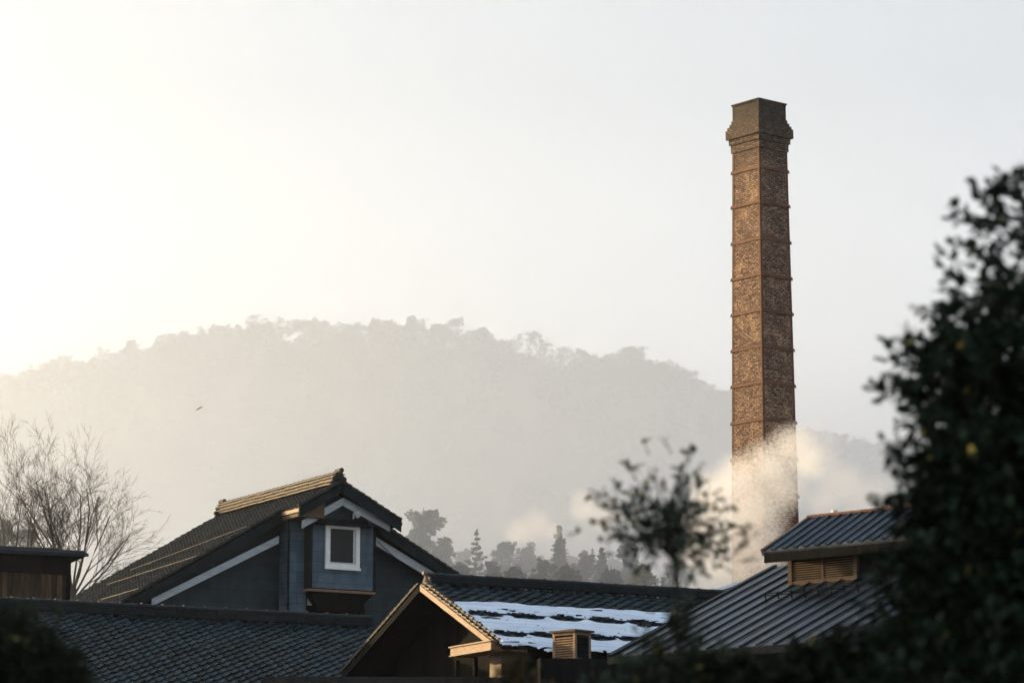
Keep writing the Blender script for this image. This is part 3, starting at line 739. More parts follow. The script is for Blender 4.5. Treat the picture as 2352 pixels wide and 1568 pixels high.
def snow_h(x, y):
    d = edge_dist(x, y) + noise.noise(V((x * 1.6, y * 5, 0))) * .07 + noise.noise(V((x * 5, y * 16, 7))) * .03
    for (gx, gy), wx, hy in gaps:
        u, v_ = (x - gx) / wx, (y - gy) / hy
        q = (abs(u) ** 3 + abs(v_) ** 2.2) ** .5 - 1 + noise.noise(V((x * 2.2, y * 9, 4))) * .20
        d = min(d, q * hy * 1.2)
    if d < 0: return -1
    if d < .28 and noise.noise(V((x * 1.1, y * 13, 31))) > .47: return -1
    return min(1, (d / .12)) ** .6 * (.055 + noise.noise(V((x * .9, y * 7, 9))) * .03 + noise.noise(V((x * 2.5, y * 20, 2))) * .028)
mb = MB(); xs = [p[0] for p in poly]; ys = [p[1] for p in poly]; st = .035
nx, ny = int((max(xs) - min(xs)) / st) + 2, int((max(ys) - min(ys)) / st) + 2; vid = {}
def sv(i, j):
    if (i, j) not in vid:
        x, y = min(xs) + i * st, min(ys) + j * st; h = snow_h(x, y)
        mb.v.append(base_s + e2 * x + d2 * y + n2 * max(0, h)); vid[(i, j)] = (len(mb.v) - 1, h)
    return vid[(i, j)]
for i in range(nx):
    for j in range(ny):
        q = [sv(i, j), sv(i, j + 1), sv(i + 1, j + 1), sv(i + 1, j)]
        if sum(1 for a in q if a[1] >= 0) >= 3: mb.f.append(tuple(a[0] for a in q)); mb.uv += [(0, 0)] * 4
tag(mb.build('snow', M['snow'], smooth=True), 'old blue white snow with melted gaps on the middle tiled roof', 'snow', kind='stuff')
for k, row in enumerate((gaps[:6], gaps[6:])):       # snow guard rails showing in the gaps
    mb = MB(); y = sum(g[0][1] for g in row) / len(row) - .04
    mb.tube([base_s + e2 * .7 + d2 * row[0][0][1] + n2 * .03, base_s + e2 * (L2 - 1) + d2 * (row[0][0][1] + (row[-1][0][1] - row[0][0][1]) * (L2 - 1.7) / max(1, row[-1][0][0] - .7)) + n2 * .03], .03, 6)
    mb.build('snow_guard', M['dark_trim'], r2)

# louvred roof vent in front of the snow
Yv = 75.2
cT = at(1320.6, 1446, Yv); lT = at(1270, 1452, Yv); 
lv = V((-.72, .69, 0)).normalized(); rv = V((.69, .72, 0)).normalized()
scv = FPX / (Yv * 1.02)
sl, sr_ = 50 / scv / .72, 37 / scv / .69
vent = empty('louvred_vent', (cT.x, cT.y, 0), 'small upright louvred vent box in front of the roof snow, one side sunlit', 'vent')
frv = Frame(V((cT.x, cT.y, 0)), rv, lv); zT = cT.z; zB = at(1320, 1516, Yv).z - .3
mb = MB(); mb.box(frv, .04, sr_ - .04, .04, sl - .04, zB, zT - .02); mb.build('housing', M['black_wood'], vent)
mb = MB()
for (a, b_) in ((0, 0), (sr_ - .07, 0), (0, sl - .07), (sr_ - .07, sl - .07)): mb.box(frv, a, a + .07, b_, b_ + .07, zB, zT - .031)
for zz_ in (zB + .3, zT - .10):
    mb.box(frv, .071, sr_ - .071, .005, .05, zz_, zz_ + .065); mb.box(frv, .005, .05, .071, sl - .071, zz_, zz_ + .065)
mb.build('frame', M['orange_slat'], vent)
for face in (0, 1):
    mb = MB(); q = 9
    for i in range(q):
        z = zB + .37 + (zT - zB - .5) * i / q
        if face == 0: c = [frv(.0, .071, z), frv(.0, sl - .071, z), frv(.036, sl - .071, z + .02), frv(.036, .071, z + .02)]; nrm = V((0, 0, .02))
        else: c = [frv(.071, .0, z), frv(sr_ - .071, .0, z), frv(sr_ - .071, .036, z + .02), frv(.071, .036, z + .02)]; nrm = V((0, 0, .014))
        mb.hexa(c + [p + nrm for p in c])
    mb.build('louvre_slats', M['orange_slat'] if face == 0 else M['dark_trim'], vent)  # sunlit side cedar, shaded side dark: light and shade put into colour
mb = MB(); pk = frv(sr_ / 2, sl / 2, zT + .07)
cc = [frv(-.06, -.06, zT - .03), frv(sr_ + .06, -.06, zT - .03), frv(sr_ + .06, sl + .06, zT - .03), frv(-.06, sl + .06, zT - .03)]
tt = [p + Z * .05 for p in cc]; mb.face(list(reversed(cc)))
for i in range(4): mb.face([cc[i], cc[(i + 1) % 4], tt[(i + 1) % 4], tt[i]]); mb.face([tt[i], tt[(i + 1) % 4], pk])
mb.build('cap', M['brown_wood'], vent)

# low lean-to with a dark roof below the gable and the vent
Yl = 74.0
a = at(700, 1560, Yl); b_ = at(1180, 1524, Yl + 1)
lean = empty('lean_to', (at(1000, 1540, Yl).x, Yl, 0), 'low dark lean-to roof running in front of the timber gable', 'building')
frl = Frame(V((at(600, 1540, Yl).x, Yl, 0)), V((1, .06, 0)), V((-.06, 1, 0)))
zl = at(1000, 1532, Yl).z
mb = MB(); zr = at(1000, 1528, Yl + 2).z
mb.prism([frl(0, 0, zl - .75), frl(0, 2.6, zl + .0), frl(0, 2.6, zl - .08), frl(0, 0, zl - .83)], frl.x * 9.5); mb.build('roof', M['black_wood'], lean)
mb = MB(); mb.box(frl, .2, 9.3, .3, 2.5, 0, zl - .84); mb.build('wall', M['planks_dark'], lean)
mb = MB(); rr = random.Random(3)
for i in range(22): mb.beam(frl(.2 + i * .42, .0, zl - .735), frl(.2 + i * .42, 2.6, zl + .015), frl.x * .03, .04)
mb.build('roof_battens', M['black_wood'], lean)
mb = MB(); q = at(1175, 1508, 77.6); frq = Frame(V((q.x, q.y, 0)), e2, f2)
mb.box(frq, -.45, .45, -.3, .3, 0, at(1175, 1497, 77.6).z); shed2 = mb.build('dormer_wall', M['beige']);
tag(shed2, 'short beige plaster wall stub under the eave gutter, beside the sunlit beam end', 'wall')
mb = MB(); q = at(1345, 1512, 75.2)
mb.box(Frame(V((q.x, q.y, 0)), V((1, .2, 0)), V((-.2, 1, 0))), -1.2, 6.5, -.45, -.1, 0, at(1345, 1512, 74.8).z)
tag(mb.build('low_parapet', M['black_wood']), 'low dark parapet the louvred vent stands on', 'parapet')

# ------------------------------------------------------------------ blue grey house with the projecting window bay
A, B = two_point_ridge((769, 1097), 108, (516, 1165))
eh = (B - A).normalized(); gh = V((eh.y, -eh.x, 0)).normalized()
if gh.x < 0: gh = -gh
apx = at(787, 1108, 108 - .6)
baseh = V((apx.x, apx.y, 0))
frh = Frame(baseh, gh, eh)          # (g right, s back, z)
def lh(px, py, s):
    q = hit(px, py, baseh + eh * s, eh) - baseh; return q.dot(gh), q.z
ZA = apx.z
gl, zl_ = lh(337, 1352, 1.4); gr, zr_ = lh(1043, 1315, 1.4); gu, zu = lh(922, 1200, 0); gv, zv = lh(688, 1181, 0)
print('house', eh, 'ZA', ZA, 'left pitch', (ZA - zl_) / -gl, 'right', (ZA - zr_) / gr, 'upper r', (ZA - zu) / gu, gu, 'upper l', (ZA - zv) / -gv, gv)
pL = (ZA - zl_) / -gl; pR = ((ZA - zr_) / gr)
GL, GR = -9.8, 5.6; GUL, GUR = gv, gu; SB = (B - A).length + .9; S1_ = 1.4
house = empty('storehouse', frh(0, 5, 0), 'blue grey storehouse with a projecting window bay and pale barge boards', 'house')
def zl(g): return ZA - pL * -g
def zr(g): return ZA - pR * g
dL = (-gh - Z * pL).normalized(); nL = V((-gh.x * pL, -gh.y * pL, 1)).normalized()
dR = (gh - Z * pR).normalized(); nR = V((gh.x * pR, gh.y * pR, 1)).normalized()
mb = MB(); O = frh(0, 0, ZA - .02)
cutL = -GUL / -dL.dot(gh)
tile_slope(mb, O, eh, dL, nL, SB, -GL / -dL.dot(gh), random.Random(12), w=.27, l=.26, lift=.04, amp=1.3, jit=.009, skip=lambda x, y: x < S1_ and y > cutL)
cutR = GUR / dR.dot(gh)
tile_slope(mb, O, eh, dR, nR, SB, GR / dR.dot(gh), random.Random(13), w=.27, l=.26, lift=.04, amp=1.3, jit=.009, skip=lambda x, y: x < S1_ and y > cutR)
mb.build('tile_courses', M['tile_old'], house)
mb = MB(); th = .09
def slab(s0, s1, g0, g1, zf, mb, top=-.05, th=.12): 
    mb.prism([frh(g0, s0, zf(g0) + top), frh(g1, s0, zf(g1) + top), frh(g1, s0, zf(g1) + top - th), frh(g0, s0, zf(g0) + top - th)], eh * (s1 - s0))
slab(.04, S1_, GUL, -.001, zl, mb); slab(.04, S1_, .001, GUR, zr, mb); slab(S1_ + .001, SB, GL, -.001, zl, mb); slab(S1_ + .001, SB, .001, GR, zr, mb)
mb.build('roof_deck', M['dark_trim'], house)
# verge: dark fascia below the tiles, roll tiles on top
def verge(s, g0, g1, zf, n_, name, m, h=.26):
    mb = MB(); mb.beam(frh(g0, s, zf(g0) - .03), frh(g1, s, zf(g1) - .03), eh * .05, h); mb.build(name, m, house)
verge(.02, -.02, GUL, zl, nL, 'verge_fascia', M['dark_trim'], .30); verge(.02, .02, GUR, zr, nR, 'verge_fascia', M['dark_trim'], .34)
verge(S1_ - .01, GUL + .3, GL, zl, nL, 'verge_fascia', M['dark_trim'], .34); verge(S1_ - .01, GUR - .3, GR, zr, nR, 'verge_fascia', M['dark_trim'], .34)
rr = random.Random(2)
for (s, ga, gb, zf) in ((.07, -.1, GUL, zl), (.07, .1, GUR, zr), (S1_ + .05, GUL, GL, zl), (S1_ + .05, GUR, GR, zr)):
    mb = MB(); a_, b_ = frh(ga, s, zf(ga) + .06), frh(gb, s, zf(gb) + .06); Ln = (b_ - a_).length; q = int(Ln / .27)
    for i in range(q):
        u = a_.lerp(b_, i / q); v_ = a_.lerp(b_, (i + 1.12) / q); j = rr.uniform(-.01, .01)
        mb.tube([u + Z * j, v_ + Z * (j + .025)], [.062, .075], 7)
    mb.build('verge_tiles', M['tile_old'], house)
# eave ends of the upper gable roof: boxed return, sunlight on the left edge put into orange
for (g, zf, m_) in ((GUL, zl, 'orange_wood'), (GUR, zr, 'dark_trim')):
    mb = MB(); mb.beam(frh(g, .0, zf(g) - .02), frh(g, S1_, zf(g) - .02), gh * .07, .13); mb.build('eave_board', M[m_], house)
# soffits
mb = MB()
mb.prism([frh(GUL, .1, zl(GUL) - .18), frh(GUL + 1.0, .1, zl(GUL + 1.0) - .18), frh(GUL + 1.0, .1, zl(GUL) - .3), frh(GUL, .1, zl(GUL) - .3)], eh * 1.25)
mb.build('soffit', M['brown_wood'], house)
# pale barge boards
def bb(pA, pB, s, h, name='barge_board', t=.06):
    a_, b_ = lh(*pA, s), lh(*pB, s); mb = MB(); mb.beam(frh(a_[0], s, a_[1]), frh(b_[0], s, b_[1]), eh * t, h); return mb.build(name, M['white_board'], house)
bb((788, 1142), (694, 1195), .30, .27); bb((788.5, 1142), (895, 1201), .30, .30)
bb((640, 1230), (348, 1374), S1_ + .18, .26); bb((862, 1232), (1010, 1322), S1_ + .18, .30)
# walls
SW = 2.1; Wm = M['blue_dark']
gwl, gwr = GL + .6, GR - .5
mb = MB(); mb.prism([frh(gwl, SW, zl(gwl) - .18), frh(0, SW, ZA - .2), frh(gwr, SW, zr(gwr) - .18), frh(gwr, SW, 0), frh(gwl, SW, 0)], eh * (SB - SW - .6)); mb.build('gable_wall', Wm, house)
SBAY, SWING = .85, 1.25
gb0, _ = lh(717, 1300, SBAY); gb1, _ = lh(857, 1300, SBAY); _, zb0 = lh(780, 1352, SBAY)
gw0, _ = lh(666, 1300, SWING); gw1, _ = lh(709, 1300, SWING)
gt = lambda g: (zl(g) if g < 0 else zr(g)) - .18
mb = MB(); mb.prism([frh(gw0, SWING, gt(gw0)), frh(gb0 - .02, SWING, gt(gb0)), frh(gb0 - .02, SWING, 0), frh(gw0, SWING, 0)], eh * (SW - SWING)); mb.build('side_wing', M['blue_pale'], house)
mb = MB(); mb.prism([frh(gb0, SBAY, zb0), frh(gb0, SBAY, gt(gb0)), frh(0, SBAY, ZA - .2), frh(gb1, SBAY, gt(gb1)), frh(gb1, SBAY, zb0)], eh * (SW - SBAY)); mb.build('bay_wall', M['blue_pale'], house)
mb = MB(); mb.box(frh, gb0 - .12, gb0 - .0, SBAY - .02, SW, zb0 - .02, gt(gb0) - .02); mb.box(frh, gb1 + .0, gb1 + .10, SBAY - .02, SW, zb0 - .02, gt(gb1) - .02); mb.build('corner_post', M['dark_trim'], house)
mb = MB(); gs0, zs0 = lh(708, 1349, SBAY - .1); gs1, _ = lh(861, 1353, SBAY - .1)
mb.box(frh, gs0, gs1, SBAY - .14, SW, zs0 - .10, zs0 - .02); mb.build('bay_sill', M['orange_wood'], house)
mb = MB(); mb.prism([frh(gs0 + .12, SBAY - .05, zs0 - .101), frh(gs1 - .05, SBAY - .05, zs0 - .101), frh(gs1 - .5, SBAY + .3, zs0 - .7), frh(gs0 + .6, SBAY + .3, zs0 - .7)], eh * .8); mb.build('bay_bracket', M['black_wood'], house)
mb = MB(); mb.box(frh, gb0 - .02, gb1 + .3, SW - .06, SW - .003, 2, zs0 - .12); mb.build('opening', M['black_wood'], house)
mb = MB(); q, zq = lh(713, 1385, SWING); mb.box(frh, q - .06, q + .32, SWING + .1, SWING + .16, zq - .05, zq + .45); mb.build('notice_board', M['white_board'], house)
# downpipe
gp, _ = lh(663, 1300, SWING - .1); mb = MB(); mb.tube([frh(gp, SWING - .08, 0), frh(gp, SWING - .08, gt(gp) - .05)], .035, 8)
for z_ in (8, 9.5, 11, 12.5): mb.box(frh, gp - .06, gp + .06, SWING - .14, SWING - .0, z_, z_ + .03)
mb.build('downpipe', M['dark_trim'], house)
# small pediment hood over the window
(ga, za), (gb_, zb_), (gc, zc) = lh(790, 1156, .55), lh(738, 1189, .55), lh(848, 1191, .55)
mb = MB(); mb.prism([frh(ga, .62, za - .05), frh(gb_, .62, zb_), frh(gc, .62, zb_)], eh * .24); mb.build('pediment', M['blue_dark'], house)
mb = MB(); mb.beam(frh(ga, .58, za + .05), frh(gb_ - .1, .58, zb_ + .05), eh * .12, .09); mb.beam(frh(ga, .58, za + .05), frh(gc + .1, .58, zb_ + .05), eh * .12, .09); mb.build('pediment_moulding', M['blue_pale'], house)
mb = MB(); g0_, z0_ = lh(733, 1190, .45); g1_, _ = lh(862, 1200, .45)
mb.prism([frh(g0_, .36, z0_ - .16), frh(g1_, .36, z0_ - .16), frh(g1_, .36, z0_ - .10), frh(g0_, .36, z0_ - .10)], eh * .5)
mb.prism([frh(g0_ + .1, .62, z0_ - .099), frh(g1_ - .1, .62, z0_ - .099), frh(g1_ - .2, .62, z0_ + .02), frh(g0_ + .2, .62, z0_ + .02)], eh * .22)
mb.build('window_hood', M['dark_trim'], house)
# window
(wa, wz1), (wb, _), (_, wz0) = lh(748, 1205, SBAY - .05), lh(826, 1205, SBAY - .05), lh(790, 1306, SBAY - .05)
win_o = MB(); fw = .15
win_o.box(frh, wa, wa + fw, SBAY - .09, SBAY + .05, wz0, wz1); win_o.box(frh, wb - fw, wb, SBAY - .09, SBAY + .05, wz0, wz1)
win_o.box(frh, wa + fw, wb - fw, SBAY - .088, SBAY + .05, wz1 - fw * .7, wz1); win_o.box(frh, wa + fw, wb - fw, SBAY - .088, SBAY + .05, wz0, wz0 + fw * 1.1)
win_o.box(frh, wa - .03, wb + .03, SBAY - .12, SBAY - .091, wz0 - .04, wz0 + .05)
win = win_o.build('window', M['white_frame'], house)
mb = MB(); mb.box(frh, wb - fw - .09, wb - fw - .001, SBAY - .05, SBAY + .04, wz0 + fw * 1.1 + .001, wz1 - fw * .7 - .001)
mb.box(frh, wa + fw + .001, wa + fw + .05, SBAY - .05, SBAY + .04, wz0 + fw * 1.1 + .001, wz1 - fw * .7 - .001)
mb.box(frh, wa + fw + .051, wb - fw - .091, SBAY - .049, SBAY + .04, wz0 + fw * 1.1 + .001, wz0 + fw * 1.1 + .055)
mb.build('sash', M['lamp'], win)
mb = MB(); mb.box(frh, wa + fw - .01, wb - fw + .01, SBAY - .03, SBAY - .005, wz0 + fw * .5, wz1 - fw * .5); mb.build('glass', M['glass'], win)
# cable slung under the right barge board
mb = MB(); ca, cb_ = lh(868, 1236, S1_ + .1), lh(1000, 1330, S1_ + .1)
pa, pb = frh(ca[0], S1_ + .1, ca[1] - .1), frh(cb_[0], S1_ + .1, cb_[1])
mb.tube([pa.lerp(pb, q / 6) - Z * .22 * math.sin(math.pi * q / 6) for q in range(7)], .014, 5); mb.build('cable', M['black_wood'], house)
# security lamp on the gable
gq, zq = lh(813, 1178, .25); mb = MB(); c = frh(gq, .22, zq)
mb.tube([c, c - eh * .02 - Z * .01, c - eh * .10 + gh * .05 - Z * .05, c - eh * .16 + gh * .08 - Z * .08], [.03, .05, .11, .12], 12)
mb.tube([c + Z * .03, c + Z * .14 + gh * .02], .02, 6); mb.tube([c - gh * .02, c - Z * .2 - gh * .03], .035, 8)
mb.build('wall_lamp', M['lamp'], house)
# ridge
ridge_stack(house, frh(0, .25, ZA), frh(0, SB - .1, ZA), gh, M['ridge_old'], h=.46, w=.40, cap_r=.12, rnd=random.Random(14), pitch=.34, steps=3, ov=.075)
onigawara(house, frh(0, .24, ZA - .08), -eh, gh, M['tile_old'], 1.05); onigawara(house, frh(0, SB - .08, ZA - .05), eh, gh, M['tile_old'], 1.05)
# snow guard rails on the left slope
bl = frh(0, 0, ZA) + nL * .10
for pa, pb in (((300, 1308), (566, 1208)), ((247, 1341), (452, 1276)), ((232, 1376), (317, 1351))):
    a_, b_ = hit(*pa, bl, nL), hit(*pb, bl, nL); mb = MB(); mb.tube([a_, b_], .016, 6); n_ = int((b_ - a_).length / .9)
    for i in range(n_ + 1):
        q = a_.lerp(b_, i / max(1, n_)); mb.tube([q - nL * .10, q], .02, 5)
    mb.build('snow_guard', M['iron_pale'], house)

# ------------------------------------------------------------------ board clad shed at the left edge
sA = at(161, 1254, 96); es = V((.93, .36, 0)).normalized(); fs = V((es.y, -es.x, 0))
shed = empty('board_shed', (sA.x, sA.y, 0), 'narrow shed of weathered vertical boards with a flat dark eave at the left edge', 'shed')
frs = Frame(V((sA.x, sA.y, 0)), es, fs)
zt_ = at(161, 1248, 96).z; zb_ = at(161, 1279, 96).z
mb = MB(); mb.box(frs, -7, .0, -3.0, 0, 0, zb_ + .12); mb.build('wall', M['planks'], shed)
mb = MB(); mb.box(frs, -7, -.001, .001, .035, zb_ - .55, zb_ + .1); mb.box(frs, -.10, .03, .036, .07, 0, zb_ + .02); mb.build('eave_beam', M['black_wood'], shed)
mb = MB()
mb.prism([frs(-7, .55, zb_ + .0), frs(-7, .55, zb_ + .07), frs(-7, .0, zb_ + .22), frs(-7, -1.6, zt_ - .12), frs(-7, -3.6, zb_ + .02)], es * 7.42)
mb.build('roof', M['dark_trim'], shed)
mb = MB(); mb.tube([frs(-7, -1.6, zt_ - .06), frs(.0, -1.6, zt_ - .06)], .10, 8); mb.beam(frs(-7, .56, zb_ + .075), frs(.45, .56, zb_ + .075), fs * .05, .1); mb.build('eave_trim', M['ridge'], shed)
rr = random.Random(5); mb = MB()
for i in range(26):
    a = -.16 - i * .27; mb.box(frs, a - .02, a + .02, .001, .022, 0, zb_ - .551)
mb.build('battens', M['planks'], shed)

# ------------------------------------------------------------------ metal roofed hall with louvred monitor (right)
e3 = V((.75, -.66, 0)).normalized(); b3 = V((.66, .75, 0)).normalized(); P3 = .41
Q3 = at(1401, 1508, 68.5)
fr3 = Frame(V((Q3.x, Q3.y, 0)), e3, b3)      # (along eave to the right, up the slope, z)
u3 = (b3 + Z * P3).normalized(); n3 = V((-b3.x * P3, -b3.y * P3, 1)).normalized()
def loc3(P): q = P - fr3.O; return q.dot(e3), q.dot(b3), q.z
lv0 = hit(1818, 1343.5, Q3, n3); av, bv, zv3 = loc3(lv0); print('R3 louvre at', av, bv, zv3)
def l3(px, py, b_): return loc3(hit(px, py, fr3.O + b3 * b_, b3))
hall = empty('metal_roofed_hall', fr3(4, 3, 0), 'dark hall with a ribbed metal roof and a raised louvred monitor, right side', 'building')
a_rake = av * 0 - .0; L3 = 15.0; RUN = bv + 1.7
mb = MB(); zE = Q3.z
def z3(b_): return zE + P3 * b_
mb.prism([fr3(a_rake, 0, zE), fr3(a_rake, RUN, z3(RUN)), fr3(a_rake, 2 * RUN, zE), fr3(a_rake, 2 * RUN, zE - .1), fr3(a_rake, RUN, z3(RUN) - .12), fr3(a_rake, 0, zE - .1)], e3 * L3)
# ribs
rr = random.Random(6)
for i in range(int(L3 / .44)):
    a = a_rake + .02 + i * .44; j = rr.uniform(-.008, .008)
    mb.beam(fr3(a + .02, -.03, zE + .045 + j), fr3(a + .02, RUN - .02, z3(RUN) + .045 + j), e3 * .035, .045, up=n3)
    mb.prism([fr3(a + .06, 0, zE + .003), fr3(a + .24 + j * 5, 0, zE + .014 + j), fr3(a + .42, 0, zE + .003)], u3 * (RUN / u3.dot(b3) - .02))
mb.build('ribbed_roof', M['metal_roof'], hall)
mb = MB(); mb.beam(fr3(a_rake - .03, -.05, zE + .05), fr3(a_rake - .03, RUN, z3(RUN) + .05), e3 * .06, .26, up=n3); mb.beam(fr3(0, -.06, zE - .01), fr3(L3, -.06, zE - .01), b3 * .08, .16); mb.build('rake_trim', M['dark_trim'], hall)
mb = MB(); mb.prism([fr3(.5, .6, 0), fr3(.5, .6, z3(.6) - .13), fr3(.5, RUN, z3(RUN) - .14), fr3(.5, 2 * RUN - .6, z3(.6) - .13), fr3(.5, 2 * RUN - .6, 0)], e3 * (L3 - 1)); mb.build('wall', M['black_wood'], hall)
# monitor: walls, louvres, roof
_, _, zlt = l3(1818, 1284.7, bv); ar, _, _ = l3(1967.5, 1326, bv)
ov = .45
ae, _, ze3 = l3(1753, 1266, bv - ov)
hb = 1.35                                           # half depth of the monitor
arg, _, zrg = l3(1822, 1195, bv + hb)
print('monitor', ae, ze3, 'ridge', arg, zrg, 'louvre', av, ar, zlt)
aL = av - .12; LM = 9.5; ps = (zrg - ze3) / (hb + ov)
mb = MB(); mb.box(fr3, aL, LM, bv + .05, bv + 2 * hb, z3(bv) - .2, ze3 + .02)
mb.prism([fr3(aL, bv + .05, ze3 + .021), fr3(aL, bv + hb, zrg - .12), fr3(aL, bv + 2 * hb, ze3 + .021)], e3 * (LM - aL)); mb.build('monitor_wall', M['black_wood'], hall)
mb = MB(); mb.beam(fr3(ae + .02, bv - ov + .03, ze3 - .02), fr3(LM + .3, bv - ov + .03, ze3 - .02), b3 * .06, .24); mb.box(fr3, ae + .25, LM + .2, bv - ov + .07, bv + .04, ze3 - .16, ze3 - .06); mb.build('monitor_fascia', M['black_wood'], hall)
mb = MB()
mb.prism([fr3(ae, bv - ov, ze3), fr3(ae, bv + hb, zrg), fr3(ae, bv + 2 * hb + ov, ze3), fr3(ae, bv + 2 * hb + ov, ze3 - .06), fr3(ae, bv + hb, zrg - .08), fr3(ae, bv - ov, ze3 - .06)], e3 * (LM - ae + .4))
um = (b3 + Z * ps).normalized(); nm = V((-b3.x * ps, -b3.y * ps, 1)).normalized(); lm = (hb + ov) / um.dot(b3)
for i in range(int((LM - ae) / .30)):
    a = ae + i * .30; j = rr.uniform(-.006, .006)
    mb.prism([fr3(a + .06, bv - ov - .01, ze3 + .003), fr3(a + .15, bv - ov - .01, ze3 + .045 + j), fr3(a + .25, bv - ov - .01, ze3 + .003)], um * (lm - .01))
    p = fr3(a, bv - ov - .02, ze3 + .02); mb.tube([p, p + um * lm], .035, 6)
mb.build('monitor_roof', M['metal_roof'], hall)
mb = MB(); mb.tube([fr3(ae - .05, bv + hb, zrg + .03), fr3(LM + .4, bv + hb, zrg + .03)], .06, 8); mb.beam(fr3(ae - .03, bv - ov - .03, ze3 + .05), fr3(ae - .03, bv + hb, zrg + .06), e3 * .06, .16, up=nm)
mb.build('monitor_ridge_cap', M['iron'], hall)
fz0, fz1 = zv3 + .03, zlt
lou = MB()
lou.box(fr3, av - .05, av + .05, bv - .06, bv + .05, fz0 - .04, fz1 + .1); lou.box(fr3, ar - .05, ar + .05, bv - .06, bv + .05, fz0 - .04, fz1 + .1)
lou.box(fr3, av + .051, ar - .051, bv - .055, bv + .05, fz0 - .05, fz0 + .03); lou.box(fr3, av + .051, ar - .051, bv - .055, bv + .05, fz1 - .03, fz1 + .05)
lou.box(fr3, (av + ar) / 2 - .03, (av + ar) / 2 + .03, bv - .05, bv + .05, fz0 + .031, fz1 - .031)
lf = lou.build('louvred_vent', M['brown_wood'], hall)
for h_ in (0, 1):
    a0 = av + .051 if h_ == 0 else (av + ar) / 2 + .031; a1 = (av + ar) / 2 - .031 if h_ == 0 else ar - .051
    mb = MB(); q = 9
    for i in range(q):
        z = fz0 + .04 + (fz1 - fz0 - .09) * i / q
        c = [fr3(a0, bv - .04, z), fr3(a1, bv - .04, z), fr3(a1, bv + .03, z + .018), fr3(a0, bv + .03, z + .018)]
        mb.hexa(c + [p + Z * .016 for p in c])
    mb.build('louvre_slats', M['slat_dim'], lf)
# snow guard rail on stub posts
sg = [hit(x, y, Q3 + n3 * .14, n3) for x, y in ((1757, 1368), (1969, 1346))]
mb = MB(); 
for o_ in (0, .05): mb.tube([sg[0] + n3 * o_, sg[1] + n3 * o_], .014, 6)
for i in range(8):
    q = sg[0].lerp(sg[1], i / 7); mb.tube([q - n3 * .14, q + n3 * .07], .018, 6); mb.tube([q + n3 * .04 - u3 * .02, q + n3 * .04 + u3 * .05], .03, 6)
mb.build('snow_guard', M['dark_trim'], hall)
# flue
fpos = at(1917, 1186, 84); flue = empty('flue_pipe', (fpos.x, fpos.y, 0), 'short pale flue pipe sticking up behind the monitor roof ridge', 'pipe')
zf_ = at(1917, 1171, 84).z
mb = MB(); mb.tube([(fpos.x, fpos.y, 0), (fpos.x, fpos.y, zf_ - .07)], .065, 12); mb.build('stack', M['white_pipe'], flue)
mb = MB(); mb.tube([(fpos.x, fpos.y, zf_ - .069), (fpos.x, fpos.y, zf_)], .08, 12); mb.build('cowl', M['white_pipe'], flue)
# far pale roof sliver between the ridge and the chimney
Pf = at(1655, 1346, 100); frf = Frame(V((Pf.x, Pf.y, 0)), V((.97, .2, 0)), V((-.2, .97, 0))); zf1 = at(1688, 1334, 100).z
far = empty('boiler_shed', (Pf.x, Pf.y, 0), 'low shed with a bright roof slope between the long ridge and the chimney foot', 'shed')
mb = MB(); mb.prism([frf(-1.0, 0, zf1 - .5), frf(.6, 0, zf1), frf(2.6, 0, zf1 - .55), frf(2.6, 0, zf1 - .65), frf(.6, 0, zf1 - .1), frf(-1.0, 0, zf1 - .6)], frf.y * 3); mb.build('roof', M['snow'], far)
mb = MB(); mb.prism([frf(-.8, .2, zf1 - .62), frf(.6, .2, zf1 - .12), frf(2.4, .2, zf1 - .64), frf(2.4, .2, 0), frf(-.8, .2, 0)], frf.y * 2.6); mb.build('wall', M['beige'], far)

# ------------------------------------------------------------------ bare trees at the left
def bare_tree(px, Y, zfork, ztop, spread, seed, label, nl):
    r = random.Random(seed); p = at(px, 1400, Y); root = empty('bare_tree', (p.x, Y, 0), label, 'tree', 'bare winter trees behind the shed')
    tb, cb = MB(), MB(); base = V((p.x, Y, 0)); fork = V((p.x, Y, zfork))
    tb.tube([base, base.lerp(fork, .5) + V((.1, 0, 0)), fork], [.26, .2, .15], 9)
    H = ztop - zfork; cnt = [0]
    def grow(p, d, ln, rad, lev):
        if cnt[0] > 15000: return
        n = 5; pts, rs = [p], [rad]; q = p; dd = d
        for k in range(n):
            dd = (dd + V((r.gauss(0, .10), r.gauss(0, .10), r.gauss(.01, .07)))).normalized(); q = q + dd * ln / n; pts.append(q); rs.append(rad * (1 - .65 * (k + 1) / n))
        cnt[0] += 1
        (tb if lev == 0 else cb).tube(pts, rs, 5 if lev < 2 else 3, False)
        if lev >= 4: return
        m = (7, 5, 4, 2)[lev]
        for k in range(m):
            f = r.uniform(.2, 1.0); i = min(n - 1, int(f * n)); s = pts[i].lerp(pts[i + 1], f * n - i)
            ax_ = dd.cross(V((r.gauss(0, 1), r.gauss(0, 1), r.gauss(0, 1)))).normalized(); an = r.uniform(.32, .72)
            nd = (dd * math.cos(an) + ax_ * math.sin(an) + Z * .05).normalized()
            grow(s, nd, ln * r.uniform(.38, .62), max(.0055, rad * (1 - .6 * f) * r.uniform(.36, .52)), lev + 1)
    for k in range(nl):
        t = (k + .5) / nl * 2 - 1; an = t * .92 + r.uniform(-.08, .08)
        d = V((math.sin(an), r.uniform(-.45, .45), math.cos(an) * .95 + .10)).normalized()
        z0 = fork - Z * r.uniform(.1, 1.0) * (.3 + abs(t))
        L_ = H * (1.0 - .10 * abs(t)) * r.uniform(.56, .72) * spread
        grow(z0, d, L_, .05, 0)
    cb.build('branches', M['bark'], root); tb.build('trunk', M['bark'], root)
Yb = 124
